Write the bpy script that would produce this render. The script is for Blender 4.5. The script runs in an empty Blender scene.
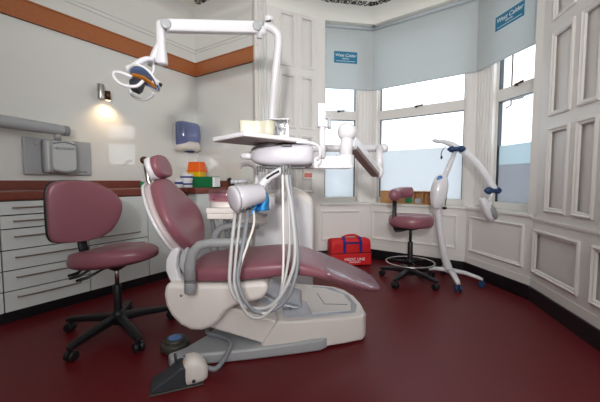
import bpy, bmesh, math, random
from mathutils import Vector, Matrix
random.seed(4)
S = bpy.context.scene
COL = S.collection
# ------------------------------------------------------------------ camera, sky, lights, exposure
F = 319.0
TILT = math.atan(20 / F)
EYE = Vector((0, 0, 1.05))
cam_d = bpy.data.cameras.new('camera'); cam = bpy.data.objects.new('camera', cam_d); COL.objects.link(cam)
cam_d.sensor_width = 36; cam_d.lens = F / 600 * 36; cam_d.clip_start = 0.02
cam.location = EYE; cam.rotation_euler = (math.pi / 2 - TILT, 0, 0)
S.camera = cam
S.view_settings.view_transform = 'Standard'; S.view_settings.look = 'None'
S.view_settings.gamma = 1; S.view_settings.use_curve_mapping = False
S.view_settings.exposure = 0.0
S.cycles.use_denoising = True
S.cycles.max_bounces = 10
S.cycles.sample_clamp_indirect = 6

W = bpy.data.worlds.new('sky'); S.world = W; W.use_nodes = True
wn = W.node_tree.nodes; wl = W.node_tree.links; wn.clear()
wo = wn.new('ShaderNodeOutputWorld'); bg = wn.new('ShaderNodeBackground'); bg.inputs[1].default_value = 2.9
tc = wn.new('ShaderNodeTexCoord'); nz = wn.new('ShaderNodeTexNoise'); nz.inputs['Scale'].default_value = 3.0
nz.inputs['Detail'].default_value = 5; cr = wn.new('ShaderNodeValToRGB')
mp = wn.new('ShaderNodeMapping'); mp.inputs['Scale'].default_value = (1, 1, 4)
cr.color_ramp.elements[0].position = .38; cr.color_ramp.elements[0].color = (.66, .80, .93, 1)
cr.color_ramp.elements[1].position = .6; cr.color_ramp.elements[1].color = (.98, .97, .97, 1)
wl.new(tc.outputs['Generated'], mp.inputs[0]); wl.new(mp.outputs[0], nz.inputs['Vector']); wl.new(nz.outputs[0], cr.inputs[0]); wl.new(cr.outputs[0], bg.inputs[0]); wl.new(bg.outputs[0], wo.inputs[0])

def lamp(name, kind, loc, aim, energy, color, **kw):
    d = bpy.data.lights.new(name, kind); d.energy = energy; d.color = color
    for k, v in kw.items(): setattr(d, k, v)
    o = bpy.data.objects.new(name, d); COL.objects.link(o); o.location = loc
    o.rotation_euler = (Vector(aim) - Vector(loc)).to_track_quat('-Z', 'Y').to_euler()
    return o
# the photographer's diffused flash held just over the camera, plus two added fill lights
lamp('flash', 'SPOT', (-.18, -.9, 1.6), (.08, 3.0, 2.2), 325, (1, .985, .975), spot_size=math.radians(81), spot_blend=1.0, shadow_soft_size=.09)
lamp('rear_bounce_fill', 'AREA', (.25, -1.7, 2.0), (.3, 3, 1.2), 66, (.985, .985, 1), shape='RECTANGLE', size=1.8, size_y=1.5)  # added soft fill standing for flash bounced off the rear wall
lamp('overhead_fill', 'AREA', (.3, .9, 3.12), (.3, .9, 0), 6, (1, .97, .95), shape='RECTANGLE', size=1.2, size_y=.6)  # unseen overhead area light, added for ambient fill

# ------------------------------------------------------------------ materials
def lin(c):
    c = c / 255
    return c / 12.92 if c <= .04045 else ((c + .055) / 1.055) ** 2.4
def rgb(r, g, b): return (lin(r), lin(g), lin(b), 1)
def mat(name, col, rough=.5, metal=0, vary=.06, scale=20, coat=0, bump=0, bscale=200, spec=.5):
    m = bpy.data.materials.new(name); m.use_nodes = True
    n = m.node_tree.nodes; l = m.node_tree.links; p = n['Principled BSDF']
    t = n.new('ShaderNodeTexCoord'); z = n.new('ShaderNodeTexNoise'); z.inputs['Scale'].default_value = scale
    z.inputs['Detail'].default_value = 4; l.new(t.outputs['Object'], z.inputs['Vector'])
    mx = n.new('ShaderNodeMix'); mx.data_type = 'RGBA'
    c = rgb(*col)
    mx.inputs[6].default_value = tuple(x * (1 - vary) for x in c[:3]) + (1,)
    mx.inputs[7].default_value = tuple(min(1, x * (1 + vary)) for x in c[:3]) + (1,)
    l.new(z.outputs[0], mx.inputs[0]); l.new(mx.outputs[2], p.inputs['Base Color'])
    p.inputs['Roughness'].default_value = rough; p.inputs['Metallic'].default_value = metal
    p.inputs['Coat Weight'].default_value = coat; p.inputs['Coat Roughness'].default_value = .08
    p.inputs['Specular IOR Level'].default_value = spec
    if bump:
        z2 = n.new('ShaderNodeTexNoise'); z2.inputs['Scale'].default_value = bscale; l.new(t.outputs['Object'], z2.inputs['Vector'])
        b = n.new('ShaderNodeBump'); b.inputs['Strength'].default_value = bump; b.inputs['Distance'].default_value = .002
        l.new(z2.outputs[0], b.inputs['Height']); l.new(b.outputs[0], p.inputs['Normal'])
    return m
def wood(name, c1, c2, scale=(1.5, 18, 18), rough=.4):
    m = mat(name, c1, rough); n = m.node_tree.nodes; l = m.node_tree.links
    z = [x for x in n if x.type == 'TEX_NOISE'][0]; mx = [x for x in n if x.type == 'MIX'][0]
    mpp = n.new('ShaderNodeMapping'); mpp.inputs['Scale'].default_value = scale
    t = [x for x in n if x.type == 'TEX_COORD'][0]
    l.new(t.outputs['Object'], mpp.inputs[0]); l.new(mpp.outputs[0], z.inputs['Vector']); z.inputs['Scale'].default_value = 3
    mx.inputs[6].default_value = rgb(*c1); mx.inputs[7].default_value = rgb(*c2)
    return m
def glassy(name, tint, gloss=.08, rough=.02, alpha_tint=1):
    m = bpy.data.materials.new(name); m.use_nodes = True
    n = m.node_tree.nodes; l = m.node_tree.links; n.clear()
    o = n.new('ShaderNodeOutputMaterial'); a = n.new('ShaderNodeBsdfTransparent'); g = n.new('ShaderNodeBsdfGlossy'); x = n.new('ShaderNodeMixShader')
    a.inputs[0].default_value = tint; g.inputs['Roughness'].default_value = rough; x.inputs[0].default_value = gloss
    l.new(a.outputs[0], x.inputs[1]); l.new(g.outputs[0], x.inputs[2]); l.new(x.outputs[0], o.inputs[0])
    return m
def frosted(name, col, tr=.8):
    m = bpy.data.materials.new(name); m.use_nodes = True
    n = m.node_tree.nodes; l = m.node_tree.links; n.clear()
    o = n.new('ShaderNodeOutputMaterial'); a = n.new('ShaderNodeBsdfTranslucent'); g = n.new('ShaderNodeBsdfDiffuse'); x = n.new('ShaderNodeMixShader')
    a.inputs[0].default_value = col; g.inputs[0].default_value = col; x.inputs[0].default_value = 1 - tr
    l.new(a.outputs[0], x.inputs[1]); l.new(g.outputs[0], x.inputs[2]); l.new(x.outputs[0], o.inputs[0])
    return m
M = dict(
    wall=mat('gloss_cream_paint', (228, 229, 224), .45, vary=.02, scale=2, coat=1),
    panel=mat('satin_white_paint', (230, 227, 223), .4, vary=.02, scale=3, bump=.05, bscale=90),
    frame=mat('window_white_paint', (225, 222, 217), .35, vary=.02),
    ceil=mat('ceiling_paint', (232, 232, 224), .7, vary=.02, scale=3),
    floor=mat('maroon_vinyl', (98, 22, 28), .42, vary=.22, scale=60, spec=.3),
    skirt=mat('black_skirting', (14, 15, 20), .4),
    rail=wood('orange_timber', (158, 92, 52), (182, 110, 66)),
    mahog=wood('red_laminate', (104, 52, 42), (134, 70, 56), (2, 14, 14), .35),
    cab=mat('cabinet_laminate', (212, 216, 214), .35, vary=.02, scale=5),
    gap=mat('dark_carcass', (40, 50, 62), .5),
    chrome=mat('brushed_chrome', (190, 188, 185), .25, 1),
    steel=mat('steel_rod', (150, 135, 125), .35, 1),
    vinyl=mat('maroon_upholstery', (136, 84, 94), .36, vary=.05, scale=6, bump=.12, bscale=260, spec=.5),
    black=mat('black_plastic', (20, 20, 23), .45),
    dkgrey=mat('dark_grey_plastic', (52, 56, 62), .45),
    white=mat('white_enamel', (222, 221, 224), .28, vary=.01, coat=.3),
    ivory=mat('off_white_plastic', (228, 222, 216), .4, vary=.02),
    cream=mat('cream_plastic', (190, 187, 168), .4, vary=.03),
    grey=mat('mid_grey_plastic', (142, 144, 146), .4, vary=.03),
    ltgrey=mat('light_grey_plastic', (170, 173, 176), .35, vary=.03),
    silver=mat('silver_grey_cover', (160, 166, 176), .2, vary=.02, coat=.5),
    hose=mat('hose_grey', (188, 188, 188), .45, vary=.02),
    hosed=mat('hose_dark_grey', (132, 136, 142), .45, vary=.02),
    blind=mat('pale_blue_blind', (186, 194, 200), .85, vary=.015, scale=200),
    teal=mat('teal_sign_print', (30, 122, 158), .6, vary=.03),
    print=mat('white_print', (248, 250, 250), .6),
    blue=mat('blue_plastic', (22, 62, 128), .35),
    dblue=mat('navy_blue_rubber', (24, 56, 98), .4),
    display=mat('blue_display', (60, 120, 190), .15, coat=.5),
    bagred=mat('red_nylon', (206, 18, 26), .6, vary=.12, scale=40, bump=.3, bscale=60),
    bagblue=mat('blue_webbing', (20, 34, 120), .7),
    green=mat('green_box_card', (8, 112, 62), .5, vary=.05),
    orange=mat('orange_plastic', (246, 104, 22), .35),
    yellow=mat('yellow_plastic', (240, 192, 10), .35),
    wipe=mat('white_tub_plastic', (228, 228, 232), .4), wipeblue=mat('blue_tub_label', (40, 60, 130), .5),
    dispblue=mat('translucent_blue_cover', (112, 124, 172), .15, vary=.08, coat=.6),
    cloth=mat('blue_disposable_cloth', (40, 140, 205), .6, vary=.2, scale=30),
    blindcloth=frosted('blind_cloth', (.66, .71, .72, 1), .25),
    dimwhite=mat('dimmed_white_plastic', (200, 198, 204), .35, vary=.02, coat=.2),  # the white darkened to offset strong light on delivery head and barrel
    shell=mat('shell_pink_reflection', (198, 184, 184), .4, vary=.02), xgrey=mat('pale_grey_enamel', (196, 200, 200), .35, vary=.02),  # shell: white plastic with its pinkish reflected light put into the colour
    pine=wood('pine_box', (178, 128, 82), (206, 158, 108)), green2=mat('green_card', (36, 140, 90), .6, vary=.4, scale=90),
    bronze=mat('bronze_bracket', (92, 66, 44), .35, .8), amber=mat('amber_lens', (190, 120, 40), .15, coat=.5),
    lens=mat('reflector_blue_glass', (120, 150, 200), .12, .5, coat=.6), olive=mat('dark_olive_plastic', (70, 68, 62), .45),
    brown=mat('sash_shade_twig_brown', (74, 48, 34), .6), ornament=mat('frieze_pit_shade', (44, 34, 30), .8), pale=mat('pale_outer_frame', (205, 212, 206), .5),
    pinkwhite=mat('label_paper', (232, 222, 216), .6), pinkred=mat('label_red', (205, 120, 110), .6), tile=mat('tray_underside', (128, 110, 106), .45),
    glass=glassy('window_glass', (.96, .98, .99, 1), .05), acrylic=glassy('clear_acrylic', (.86, .87, .88, 1), .16, .05),
    wrap=glassy('clear_plastic_wrap', (.93, .93, .96, 1), .16, .12), pinkglass=glassy('pink_glass', (.97, .72, .80, 1), .2, .15),
    film=frosted('frosted_film', (.68, .69, .70, 1)), film2=frosted('grey_frosted_film', (.47, .475, .495, 1), .75), film3=frosted('aqua_frosted_film', (.56, .62, .64, 1), .8),
)

for k_ in ('wall',):
    M[k_].node_tree.nodes['Principled BSDF'].inputs['Coat IOR'].default_value = 1.75; M[k_].node_tree.nodes['Principled BSDF'].inputs['Coat Roughness'].default_value = .04
# ------------------------------------------------------------------ mesh helpers
def B(): return bmesh.new()
def link(name, bm, m, parent=None, bevel=0, smooth=False, seg=2, mtx=None, kind=None, label=None):
    if mtx is not None: bm.transform(mtx)
    bmesh.ops.recalc_face_normals(bm, faces=bm.faces)
    me = bpy.data.meshes.new(name); bm.to_mesh(me); bm.free()
    o = bpy.data.objects.new(name, me); COL.objects.link(o); me.materials.append(M[m])
    if smooth:
        for p in me.polygons: p.use_smooth = True
    if bevel:
        b = o.modifiers.new('bevel', 'BEVEL'); b.width = bevel; b.segments = seg; b.limit_method = 'ANGLE'; b.angle_limit = math.radians(35)
        if smooth is False:
            for p in me.polygons: p.use_smooth = True
            w = o.modifiers.new('wn', 'WEIGHTED_NORMAL'); w.keep_sharp = False
    if parent is not None:
        o.parent = parent
        o.matrix_parent_inverse = Matrix.Identity(4)
        if not parent.get('local'):
            o.location = -parent_world(parent)
    if kind: o['kind'] = kind
    if label: o['label'] = label
    return o
def parent_world(p):
    v = Vector((0, 0, 0))
    while p is not None:
        v += p.location; p = p.parent
    return v
def thing(name, label, cat, loc, group=None):
    o = bpy.data.objects.new(name, None); COL.objects.link(o); o.location = loc; o.empty_display_size = .1
    return tag(o, label, cat, group)
def tag(o, label, cat, group=None):
    o['label'] = label; o['category'] = cat
    if group: o['group'] = group
    return o
def box(bm, x0, x1, y0, y1, z0, z1, mtx=None):
    vs = [bm.verts.new(v) for v in ((x0, y0, z0), (x1, y0, z0), (x1, y1, z0), (x0, y1, z0), (x0, y0, z1), (x1, y0, z1), (x1, y1, z1), (x0, y1, z1))]
    for f in ((0, 3, 2, 1), (4, 5, 6, 7), (0, 1, 5, 4), (1, 2, 6, 5), (2, 3, 7, 6), (3, 0, 4, 7)): bm.faces.new([vs[i] for i in f])
    if mtx is not None: bmesh.ops.transform(bm, matrix=mtx, verts=vs)
    return bm
def cat(pts, n=6):
    pts = [Vector(p) for p in pts]; out = []
    e = [pts[0] * 2 - pts[1]] + pts + [pts[-1] * 2 - pts[-2]]
    for i in range(1, len(e) - 2):
        a, b, c, d = e[i - 1:i + 3]
        for k in range(n):
            t = k / n
            out.append(.5 * ((2 * b) + (c - a) * t + (2 * a - 5 * b + 4 * c - d) * t * t + (3 * b - a - 3 * c + d) * t ** 3))
    out.append(pts[-1]); return out
def tube(bm, pts, r, seg=12, smoothn=0, closed=False, flat=1.0, flatup=None):
    if smoothn: pts = cat(pts, smoothn)
    pts = [Vector(p) for p in pts]; n = len(pts); rs = r if isinstance(r, (list, tuple)) else [r] * n
    if len(rs) != n: rs = [rs[0] + (rs[-1] - rs[0]) * i / (n - 1) for i in range(n)]
    rings = []; up = None
    for i, p in enumerate(pts):
        if closed: t = pts[(i + 1) % n] - pts[i - 1]
        else: t = pts[min(i + 1, n - 1)] - pts[max(i - 1, 0)]
        t.normalize()
        if flatup is not None: a = Vector(flatup)
        elif up is None: a = Vector((0, 0, 1)) if abs(t.z) < .9 else Vector((1, 0, 0))
        else: a = up
        a = (a - t * a.dot(t)).normalized(); up = a; b = t.cross(a)
        rings.append([bm.verts.new(p + (a * math.cos(q) * flat + b * math.sin(q)) * rs[i]) for q in [2 * math.pi * k / seg for k in range(seg)]])
    m = n if closed else n - 1
    for i in range(m):
        A, C = rings[i], rings[(i + 1) % n]
        for k in range(seg): bm.faces.new((A[k], A[(k + 1) % seg], C[(k + 1) % seg], C[k]))
    if not closed:
        bm.faces.new(rings[0][::-1]); bm.faces.new(rings[-1])
    return bm
def cyl(bm, p, q, r, seg=24, r2=None): return tube(bm, [p, q], [r, r if r2 is None else r2], seg)
def lathe(bm, prof, c=(0, 0, 0), seg=32, axis=None):
    """prof: (radius, height) list; axis: matrix taking local z to the wanted direction"""
    c = Vector(c); rings = []
    for r, h in prof:
        if r < 1e-6: rings.append([bm.verts.new((0, 0, h))])
        else: rings.append([bm.verts.new((r * math.cos(2 * math.pi * k / seg), r * math.sin(2 * math.pi * k / seg), h)) for k in range(seg)])
    vs = [v for g in rings for v in g]
    for A, C in zip(rings, rings[1:]):
        if len(A) == 1 and len(C) == 1: continue
        for k in range(seg):
            j = (k + 1) % seg
            if len(A) == 1: bm.faces.new((A[0], C[j], C[k]))
            elif len(C) == 1: bm.faces.new((A[k], A[j], C[0]))
            else: bm.faces.new((A[k], A[j], C[j], C[k]))
    if len(rings[0]) > 1: bm.faces.new(rings[0][::-1])
    if len(rings[-1]) > 1: bm.faces.new(rings[-1])
    mtx = Matrix.Translation(c) @ (axis.to_4x4() if axis is not None else Matrix.Identity(4))
    bmesh.ops.transform(bm, matrix=mtx, verts=vs)
    return bm
def aim(v): return Vector(v).to_track_quat('Z', 'Y').to_matrix()
def prism(bm, poly, a, b, plane='xz'):
    """extrude a 2D outline between offsets a and b along the third axis; a, b may be functions of the point"""
    def P(p, t):
        t = t(p) if callable(t) else t
        return (p[0], t, p[1]) if plane == 'xz' else ((p[0], p[1], t) if plane == 'xy' else (t, p[0], p[1]))
    A = [bm.verts.new(P(p, a)) for p in poly]; C = [bm.verts.new(P(p, b)) for p in poly]; n = len(poly)
    bm.faces.new(A[::-1]); bm.faces.new(C)
    for i in range(n): bm.faces.new((A[i], A[(i + 1) % n], C[(i + 1) % n], C[i]))
    return bm
def loft(bm, st, seg=28):
    """st: (centre, A vector, B vector, exponent) rings"""
    rings = []
    for c, A, Bv, p in st:
        c, A, Bv = Vector(c), Vector(A), Vector(Bv); g = []
        for k in range(seg):
            q = 2 * math.pi * k / seg; x, y = math.cos(q), math.sin(q)
            x = math.copysign(abs(x) ** (2 / p), x); y = math.copysign(abs(y) ** (2 / p), y)
            g.append(bm.verts.new(c + A * x + Bv * y))
        rings.append(g)
    for A, C in zip(rings, rings[1:]):
        for k in range(seg): bm.faces.new((A[k], A[(k + 1) % seg], C[(k + 1) % seg], C[k]))
    bm.faces.new(rings[0][::-1]); bm.faces.new(rings[-1])
    return bm
def interp(ks, n):
    """ks: list of tuples, Catmull-Rom resampled"""
    out = []; m = len(ks)
    for i in range(m - 1):
        a, b, c, d = ks[max(i - 1, 0)], ks[i], ks[i + 1], ks[min(i + 2, m - 1)]
        for k in range(n):
            t = k / n
            out.append(tuple(.5 * (2 * q + (r - p) * t + (2 * p - 5 * q + 4 * r - s) * t * t + (3 * q - p - 3 * r + s) * t ** 3) for p, q, r, s in zip(a, b, c, d)))
    out.append(ks[-1]); return out
def ball(bm, c, r, s=(1, 1, 1), seg=20):
    return lathe(bm, [(r * math.sin(math.pi * i / 12) * 1.0, -r * math.cos(math.pi * i / 12)) for i in range(13)], c, seg, Matrix.Diagonal(s))
def text(name, body, size, m, mtx, parent=None, extrude=.0008, align='CENTER', shear=0):
    cu = bpy.data.curves.new(name, 'FONT'); cu.body = body; cu.size = size; cu.extrude = extrude; cu.align_x = align; cu.align_y = 'CENTER'; cu.shear = shear
    cu.materials.append(M[m]); o = bpy.data.objects.new(name, cu); COL.objects.link(o)
    if parent is not None: o.parent = parent; mtx = Matrix.Translation(-parent_world(parent)) @ mtx
    o.matrix_basis = mtx
    bpy.context.view_layer.update()
    me = bpy.data.meshes.new_from_object(o.evaluated_get(bpy.context.evaluated_depsgraph_get()))
    n = bpy.data.objects.new(name, me); COL.objects.link(n); n.parent = o.parent; n.matrix_basis = mtx
    bpy.data.objects.remove(o)
    return n

# ------------------------------------------------------------------ room geometry (all in metres, camera eye over the origin)
def ray(px, py):
    a = (px - 300) / F; b = -(py - 201) / F
    return Vector((a, math.cos(TILT) + b * math.sin(TILT), -math.sin(TILT) + b * math.cos(TILT)))
class Seg:
    """a wall line from p to q (plan), its inner normal points to the viewer side"""
    def __init__(s, p, q, off=0):
        p, q = Vector(p), Vector(q); s.d = (q - p).normalized(); s.n = Vector((s.d.y, -s.d.x))
        s.p = p - s.n * off; s.q = q - s.n * off; s.L = (q - p).length
    def mtx(s):
        return Matrix(((s.d.x, s.n.x, 0, s.p.x), (s.d.y, s.n.y, 0, s.p.y), (0, 0, 1, 0), (0, 0, 0, 1)))
    def hit(s, px, py):
        r = ray(px, py); t = s.p.dot(s.n) / (r.x * s.n.x + r.y * s.n.y); w = EYE + r * t
        return (Vector((w.x, w.y)) - s.p).dot(s.d), w.z
def cross(s1, s2):
    a = s1.d.x * s2.d.y - s1.d.y * s2.d.x; w = s2.p - s1.p; t = (w.x * s2.d.y - w.y * s2.d.x) / a
    return s1.p + s1.d * t
e1 = Vector((.548, .837)); e2 = Vector((-.837, .548))
def R(a, b, z=0):
    v = e1 * a + e2 * b; return Vector((v.x, v.y, z))
CORNER = R(2.905, 3.58).xy
BE = R(2.905, 2.47).xy                      # where the back wall meets the panelled reveal
A0 = Vector((.265, 4.18)); A1 = Vector((.957, 4.30)); A2 = Vector((1.885, 3.60)); A3 = Vector((2.03, 2.76)); A4 = Vector((1.70, 1.10))
BL = R(-3.2, 3.58).xy; 
CEIL = 3.21
sL = Seg(BL, CORNER); sB = Seg(CORNER, BE); sR0 = Seg(BE, A0); s1 = Seg(A0, A1); s2 = Seg(A1, A2); s3 = Seg(A2, A3); sR1 = Seg(A3, A4)
E5 = Vector((1.95, .6)); E6 = Vector((1.95, -2.2)); sE = Seg(A4, E6); sF = Seg(E6, BL)

def struct(name, bm, m, **k): return link(name, bm, m, kind='structure', **k)
out = [BL, CORNER, BE, A0, A1, A2, A3, A4, E6]
bm = B(); prism(bm, [(BL.x - .4, BL.y - .3), (CORNER.x - .3, CORNER.y + .4), (BE.x, BE.y + .3), (A0.x - .2, A0.y + .3), (A1.x, A1.y + .35), (A2.x + .35, A2.y + .2), (A3.x + .35, A3.y), (A4.x + .4, A4.y), (E6.x + .3, E6.y - .3)][::-1], -.1, 0, 'xy')
struct('floor', bm, 'floor')
bm = B(); prism(bm, [(BL.x - .4, BL.y - .3), (CORNER.x - .3, CORNER.y + .4), (BE.x, BE.y + .3), (A0.x - .2, A0.y + .3), (A1.x, A1.y + .35), (A2.x + .35, A2.y + .2), (A3.x + .35, A3.y), (A4.x + .4, A4.y), (E6.x + .3, E6.y - .3)][::-1], CEIL, CEIL + .1, 'xy')
struct('ceiling', bm, 'ceil')
def plain_wall(name, s, m='wall', e0=.0, e1_=.0):
    bm = B(); box(bm, -e0, s.L + e1_, -.12, 0, 0, CEIL); return struct(name, bm, m, mtx=s.mtx())
plain_wall('wall_left', sL, e1_=.12); plain_wall('wall_back', sB, e1_=.05)
plain_wall('wall_right_rear', sE); plain_wall('wall_front', sF, e0=.0)
# raised panel moulding: a picture-frame of bolection bars with a sloping inner lip
def moulding(bm, x0, x1, z0, z1, w=.03, d=.018, y=0):
    o = [(x0, z0), (x1, z0), (x1, z1), (x0, z1)]
    def ring(i, yy): return [bm.verts.new((a + (i if a == x0 else -i), yy, b + (i if b == z0 else -i))) for a, b in o]
    g = [ring(0, y - .004), ring(0, y + d * .7), ring(w * .3, y + d), ring(w * .55, y + d * .55), ring(w * .8, y + d * .45), ring(w, y - .004)]
    for A, C in zip(g, g[1:]):
        for k in range(4): bm.faces.new((A[k], A[(k + 1) % 4], C[(k + 1) % 4], C[k]))
def stile_wall(name, s, xs, zs, e0=0, e1_=0, m='panel'):
    """wall with sunk panels: xs, zs are lists of (lo, hi) panel spans"""
    bm = B(); box(bm, -e0, s.L + e1_, -.14, -.02, 0, CEIL)
    xs = sorted(xs); edges = [-e0] + [v for x in xs for v in x] + [s.L + e1_]
    for i in range(0, len(edges), 2): box(bm, edges[i], edges[i + 1], -.02, 0, 0, CEIL)
    for (a, b) in xs:
        zz = [0] + [v for z in zs for v in z] + [CEIL]
        for i in range(0, len(zz), 2): box(bm, a, b, -.02, 0, zz[i], zz[i + 1])
        for (c, d) in zs: moulding(bm, a, b, c, d, .035, .016, 0)
    return struct(name, bm, m, mtx=s.mtx())
h0 = lambda px, py: sR0.hit(px, py)[0]
stile_wall('wall_reveal_left', sR0, [(h0(279, 40), h0(296, 40)), (h0(300, 40), h0(314, 40))], [(.22, .66), (.9, 1.62), (1.7, 2.36), (2.44, 3.08)], .05, 0)
h1 = lambda px, py: sR1.hit(px, py)
x11, x12 = h1(552.5, 60)[0], h1(574, 60)[0]; x21, x22 = h1(581, 60)[0], h1(603, 60)[0]
zA = [(.24, .64)]
bm = B()
stile_rows = [(.80, 1.47), (1.56, 2.21), (2.30, 3.0)]
def reveal_right():
    s = sR1; bm = B(); box(bm, 0, s.L, -.14, -.02, 0, CEIL)
    w = x12 - x11; cols = [(x11, x12), (x21, x22), (x22 + .08, min(x22 + .08 + w * 1.4, s.L - .1))]
    edges = [0] + [v for c in cols for v in c] + [s.L]
    for i in range(0, len(edges), 2): box(bm, edges[i], edges[i + 1], -.02, 0, .72, CEIL)
    box(bm, 0, s.L, -.02, .004, 0, .20)
    lo = (h1(534, 245)[0], h1(580, 265)[0])
    lows = [lo, (lo[1] + .12, min(lo[1] + .12 + lo[1] - lo[0], s.L - .08))]
    e = [0] + [v for c in lows for v in c] + [s.L]
    for i in range(0, len(e), 2): box(bm, e[i], e[i + 1], -.02, 0, .20, .72)
    for (a, b) in lows:
        box(bm, a, b, -.02, 0, .20, .26); box(bm, a, b, -.02, 0, .64, .72); moulding(bm, a, b, .26, .64, .04, .02, 0)
    for (a, b) in cols:
        zz = [.72] + [v for z in stile_rows for v in z] + [CEIL]
        for i in range(0, len(zz), 2): box(bm, a, b, -.02, 0, zz[i], zz[i + 1])
        for (c, d) in stile_rows: moulding(bm, a, b, c, d, .04, .018, 0)
    box(bm, 0, s.L, 0, .012, .715, .735)
    struct('wall_reveal_right', bm, 'panel', mtx=s.mtx())
reveal_right()

SILL = .76; OFF = .13
u1, u2, u3 = Seg(A0, A1, OFF), Seg(A1, A2, OFF), Seg(A2, A3, OFF)
c12, c23 = cross(u1, u2), cross(u2, u3)
u1 = Seg(u1.p, c12); u2 = Seg(c12, c23); u3 = Seg(c23, u3.q)
# window parameters: opening left/right along the wall from where the glass edges stand
def bay(name, wname, lo, up, xa, xb, lower_panel, num, films, jamb):
    s = lo; bm = B()
    box(bm, 0, s.L, -.30, 0, 0, SILL - .03)
    lx = (s.hit(*lower_panel[0])[0], s.hit(*lower_panel[1])[0])
    moulding(bm, lx[0], lx[1], .27, .66, .035, .02, 0)
    box(bm, 0, s.L, 0, .006, 0, .20)
    struct(name, bm, 'panel', mtx=s.mtx())
    bm = B(); box(bm, -.0, s.L, -.30, .022, SILL - .03, SILL)
    struct('trim_sill_' + str(num), bm, 'frame', mtx=s.mtx(), bevel=.006)
    # piers and head in the upper plane
    s = up; bm = B(); a = s.hit(xa, 150)[0]; b = s.hit(xb, 150)[0]
    TOP = 2.92
    box(bm, -.03 if num != 1 else -.12, a, -.16, 0, SILL - .02, CEIL); box(bm, b, s.L + (.03 if num != 3 else .12), -.16, 0, SILL - .02, CEIL); box(bm, a, b, -.16, 0, TOP, CEIL)
    # reeded pilaster strips on the piers
    for x0, x1 in ((0, a), (b, s.L)):
        w = x1 - x0
        if w > .05:
            for k in range(max(2, int(w / .045))):
                n = max(2, int(w / .045)); c = x0 + w * (k + .5) / n; box(bm, c - .012, c + .012, 0, .008, SILL, 3.1)
    for x in jamb: 
        if x == 0: box(bm, -.10, .055, -.02, OFF + .012, SILL, CEIL)
        else: box(bm, s.L - .045, s.L + .08, -.02, OFF + .012, SILL, CEIL)
    struct(name + '_piers', bm, 'panel', mtx=s.mtx())
    mt = s.mtx(); w = bpy.data.objects.new('window_%d' % num, None); COL.objects.link(w); w['kind'] = 'structure'
    w.location = mt @ Vector(((a + b) / 2, -.05, SILL))
    y0, y1 = -.10, -.04; fw = .028
    bm = B(); box(bm, a, a + fw, y0, y1, SILL, TOP); box(bm, b - fw, b, y0, y1, SILL, TOP); box(bm, a, b, y0, y1, SILL, SILL + .07); box(bm, a, b, y0, y1, TOP - .04, TOP)
    link('frame', bm, 'frame', w, .004, mtx=mt)
    bm = B(); box(bm, a + fw, b - fw, y0, y1 + .01, 1.88, 2.00); link('transom', bm, 'frame', w, .006, mtx=mt)
    bm = B(); g = .007
    for (z0, z1) in ((SILL + .07, 1.88), (2.0, TOP - .04)):
        box(bm, a + fw, a + fw + g, y0 + .01, y1 - .006, z0, z1); box(bm, b - fw - g, b - fw, y0 + .01, y1 - .006, z0, z1); box(bm, a + fw, b - fw, y0 + .01, y1 - .006, z1 - g, z1)
    link('gasket', bm, 'dkgrey', w, mtx=mt, label='dark rubber gasket')
    for (z0, z1) in ((SILL + .07, 1.88), (2.0, TOP - .04)):
        bm = B(); box(bm, a + fw, b - fw, -.078, -.073, z0, z1); link('glass_pane', bm, 'glass', w, mtx=mt)
    for z0, z1, m in films:
        bm = B(); box(bm, a + fw + .004, b - fw - .004, -.0715, -.070, z0, z1); link('frosted_film', bm, m, w, mtx=mt, label='frosted privacy film')
    c = a + (b - a) * (.5)
    bm = B(); box(bm, c - .05, c + .045, y1 + .012, y1 + .022, 1.99, 2.005); cyl(bm, (c - .03, y1 + .0, 1.985), (c - .03, y1 + .04, 1.985), .011, 12); tube(bm, [(c - .03, y1 + .034, 1.985), (c + .03, y1 + .036, 2.0), (c + .06, y1 + .03, 2.004)], .006, 8)
    link('window_catch', bm, 'bronze', w, mtx=mt)
    return a, b
a1, b1 = bay('wall_bay_left', '', s1, u1, 323.5, 358, ((321, 220), (361, 220)), 1, [(SILL + .07, 1.52, 'film')], (0,))
a2, b2 = bay('wall_bay_centre', '', s2, u2, 376.5, 465, ((372, 220), (457, 225)), 2, [(SILL + .07, 1.46, 'film')], ())
a3, b3 = bay('wall_bay_right', '', s3, u3, 491, 543, ((470, 230), (524, 240)), 3, [(1.22, 1.42, 'film3'), (SILL + .07, 1.22, 'film2')], (1,))
# skirting boards
for nm, s, e in (('left_bay', s1, 0), ('centre_bay', s2, 0), ('right_bay', s3, 0), ('reveal_left', sR0, 0), ('reveal_right', sR1, 0), ('right_rear', sE, 0), ('front', sF, 0), ('back', sB, 0)):
    bm = B(); box(bm, 0 if nm != 'back' else .72, s.L, .0, .018, 0, .13); struct('baseboard_' + nm, bm, 'skirt', mtx=s.mtx(), bevel=.004)
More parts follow.
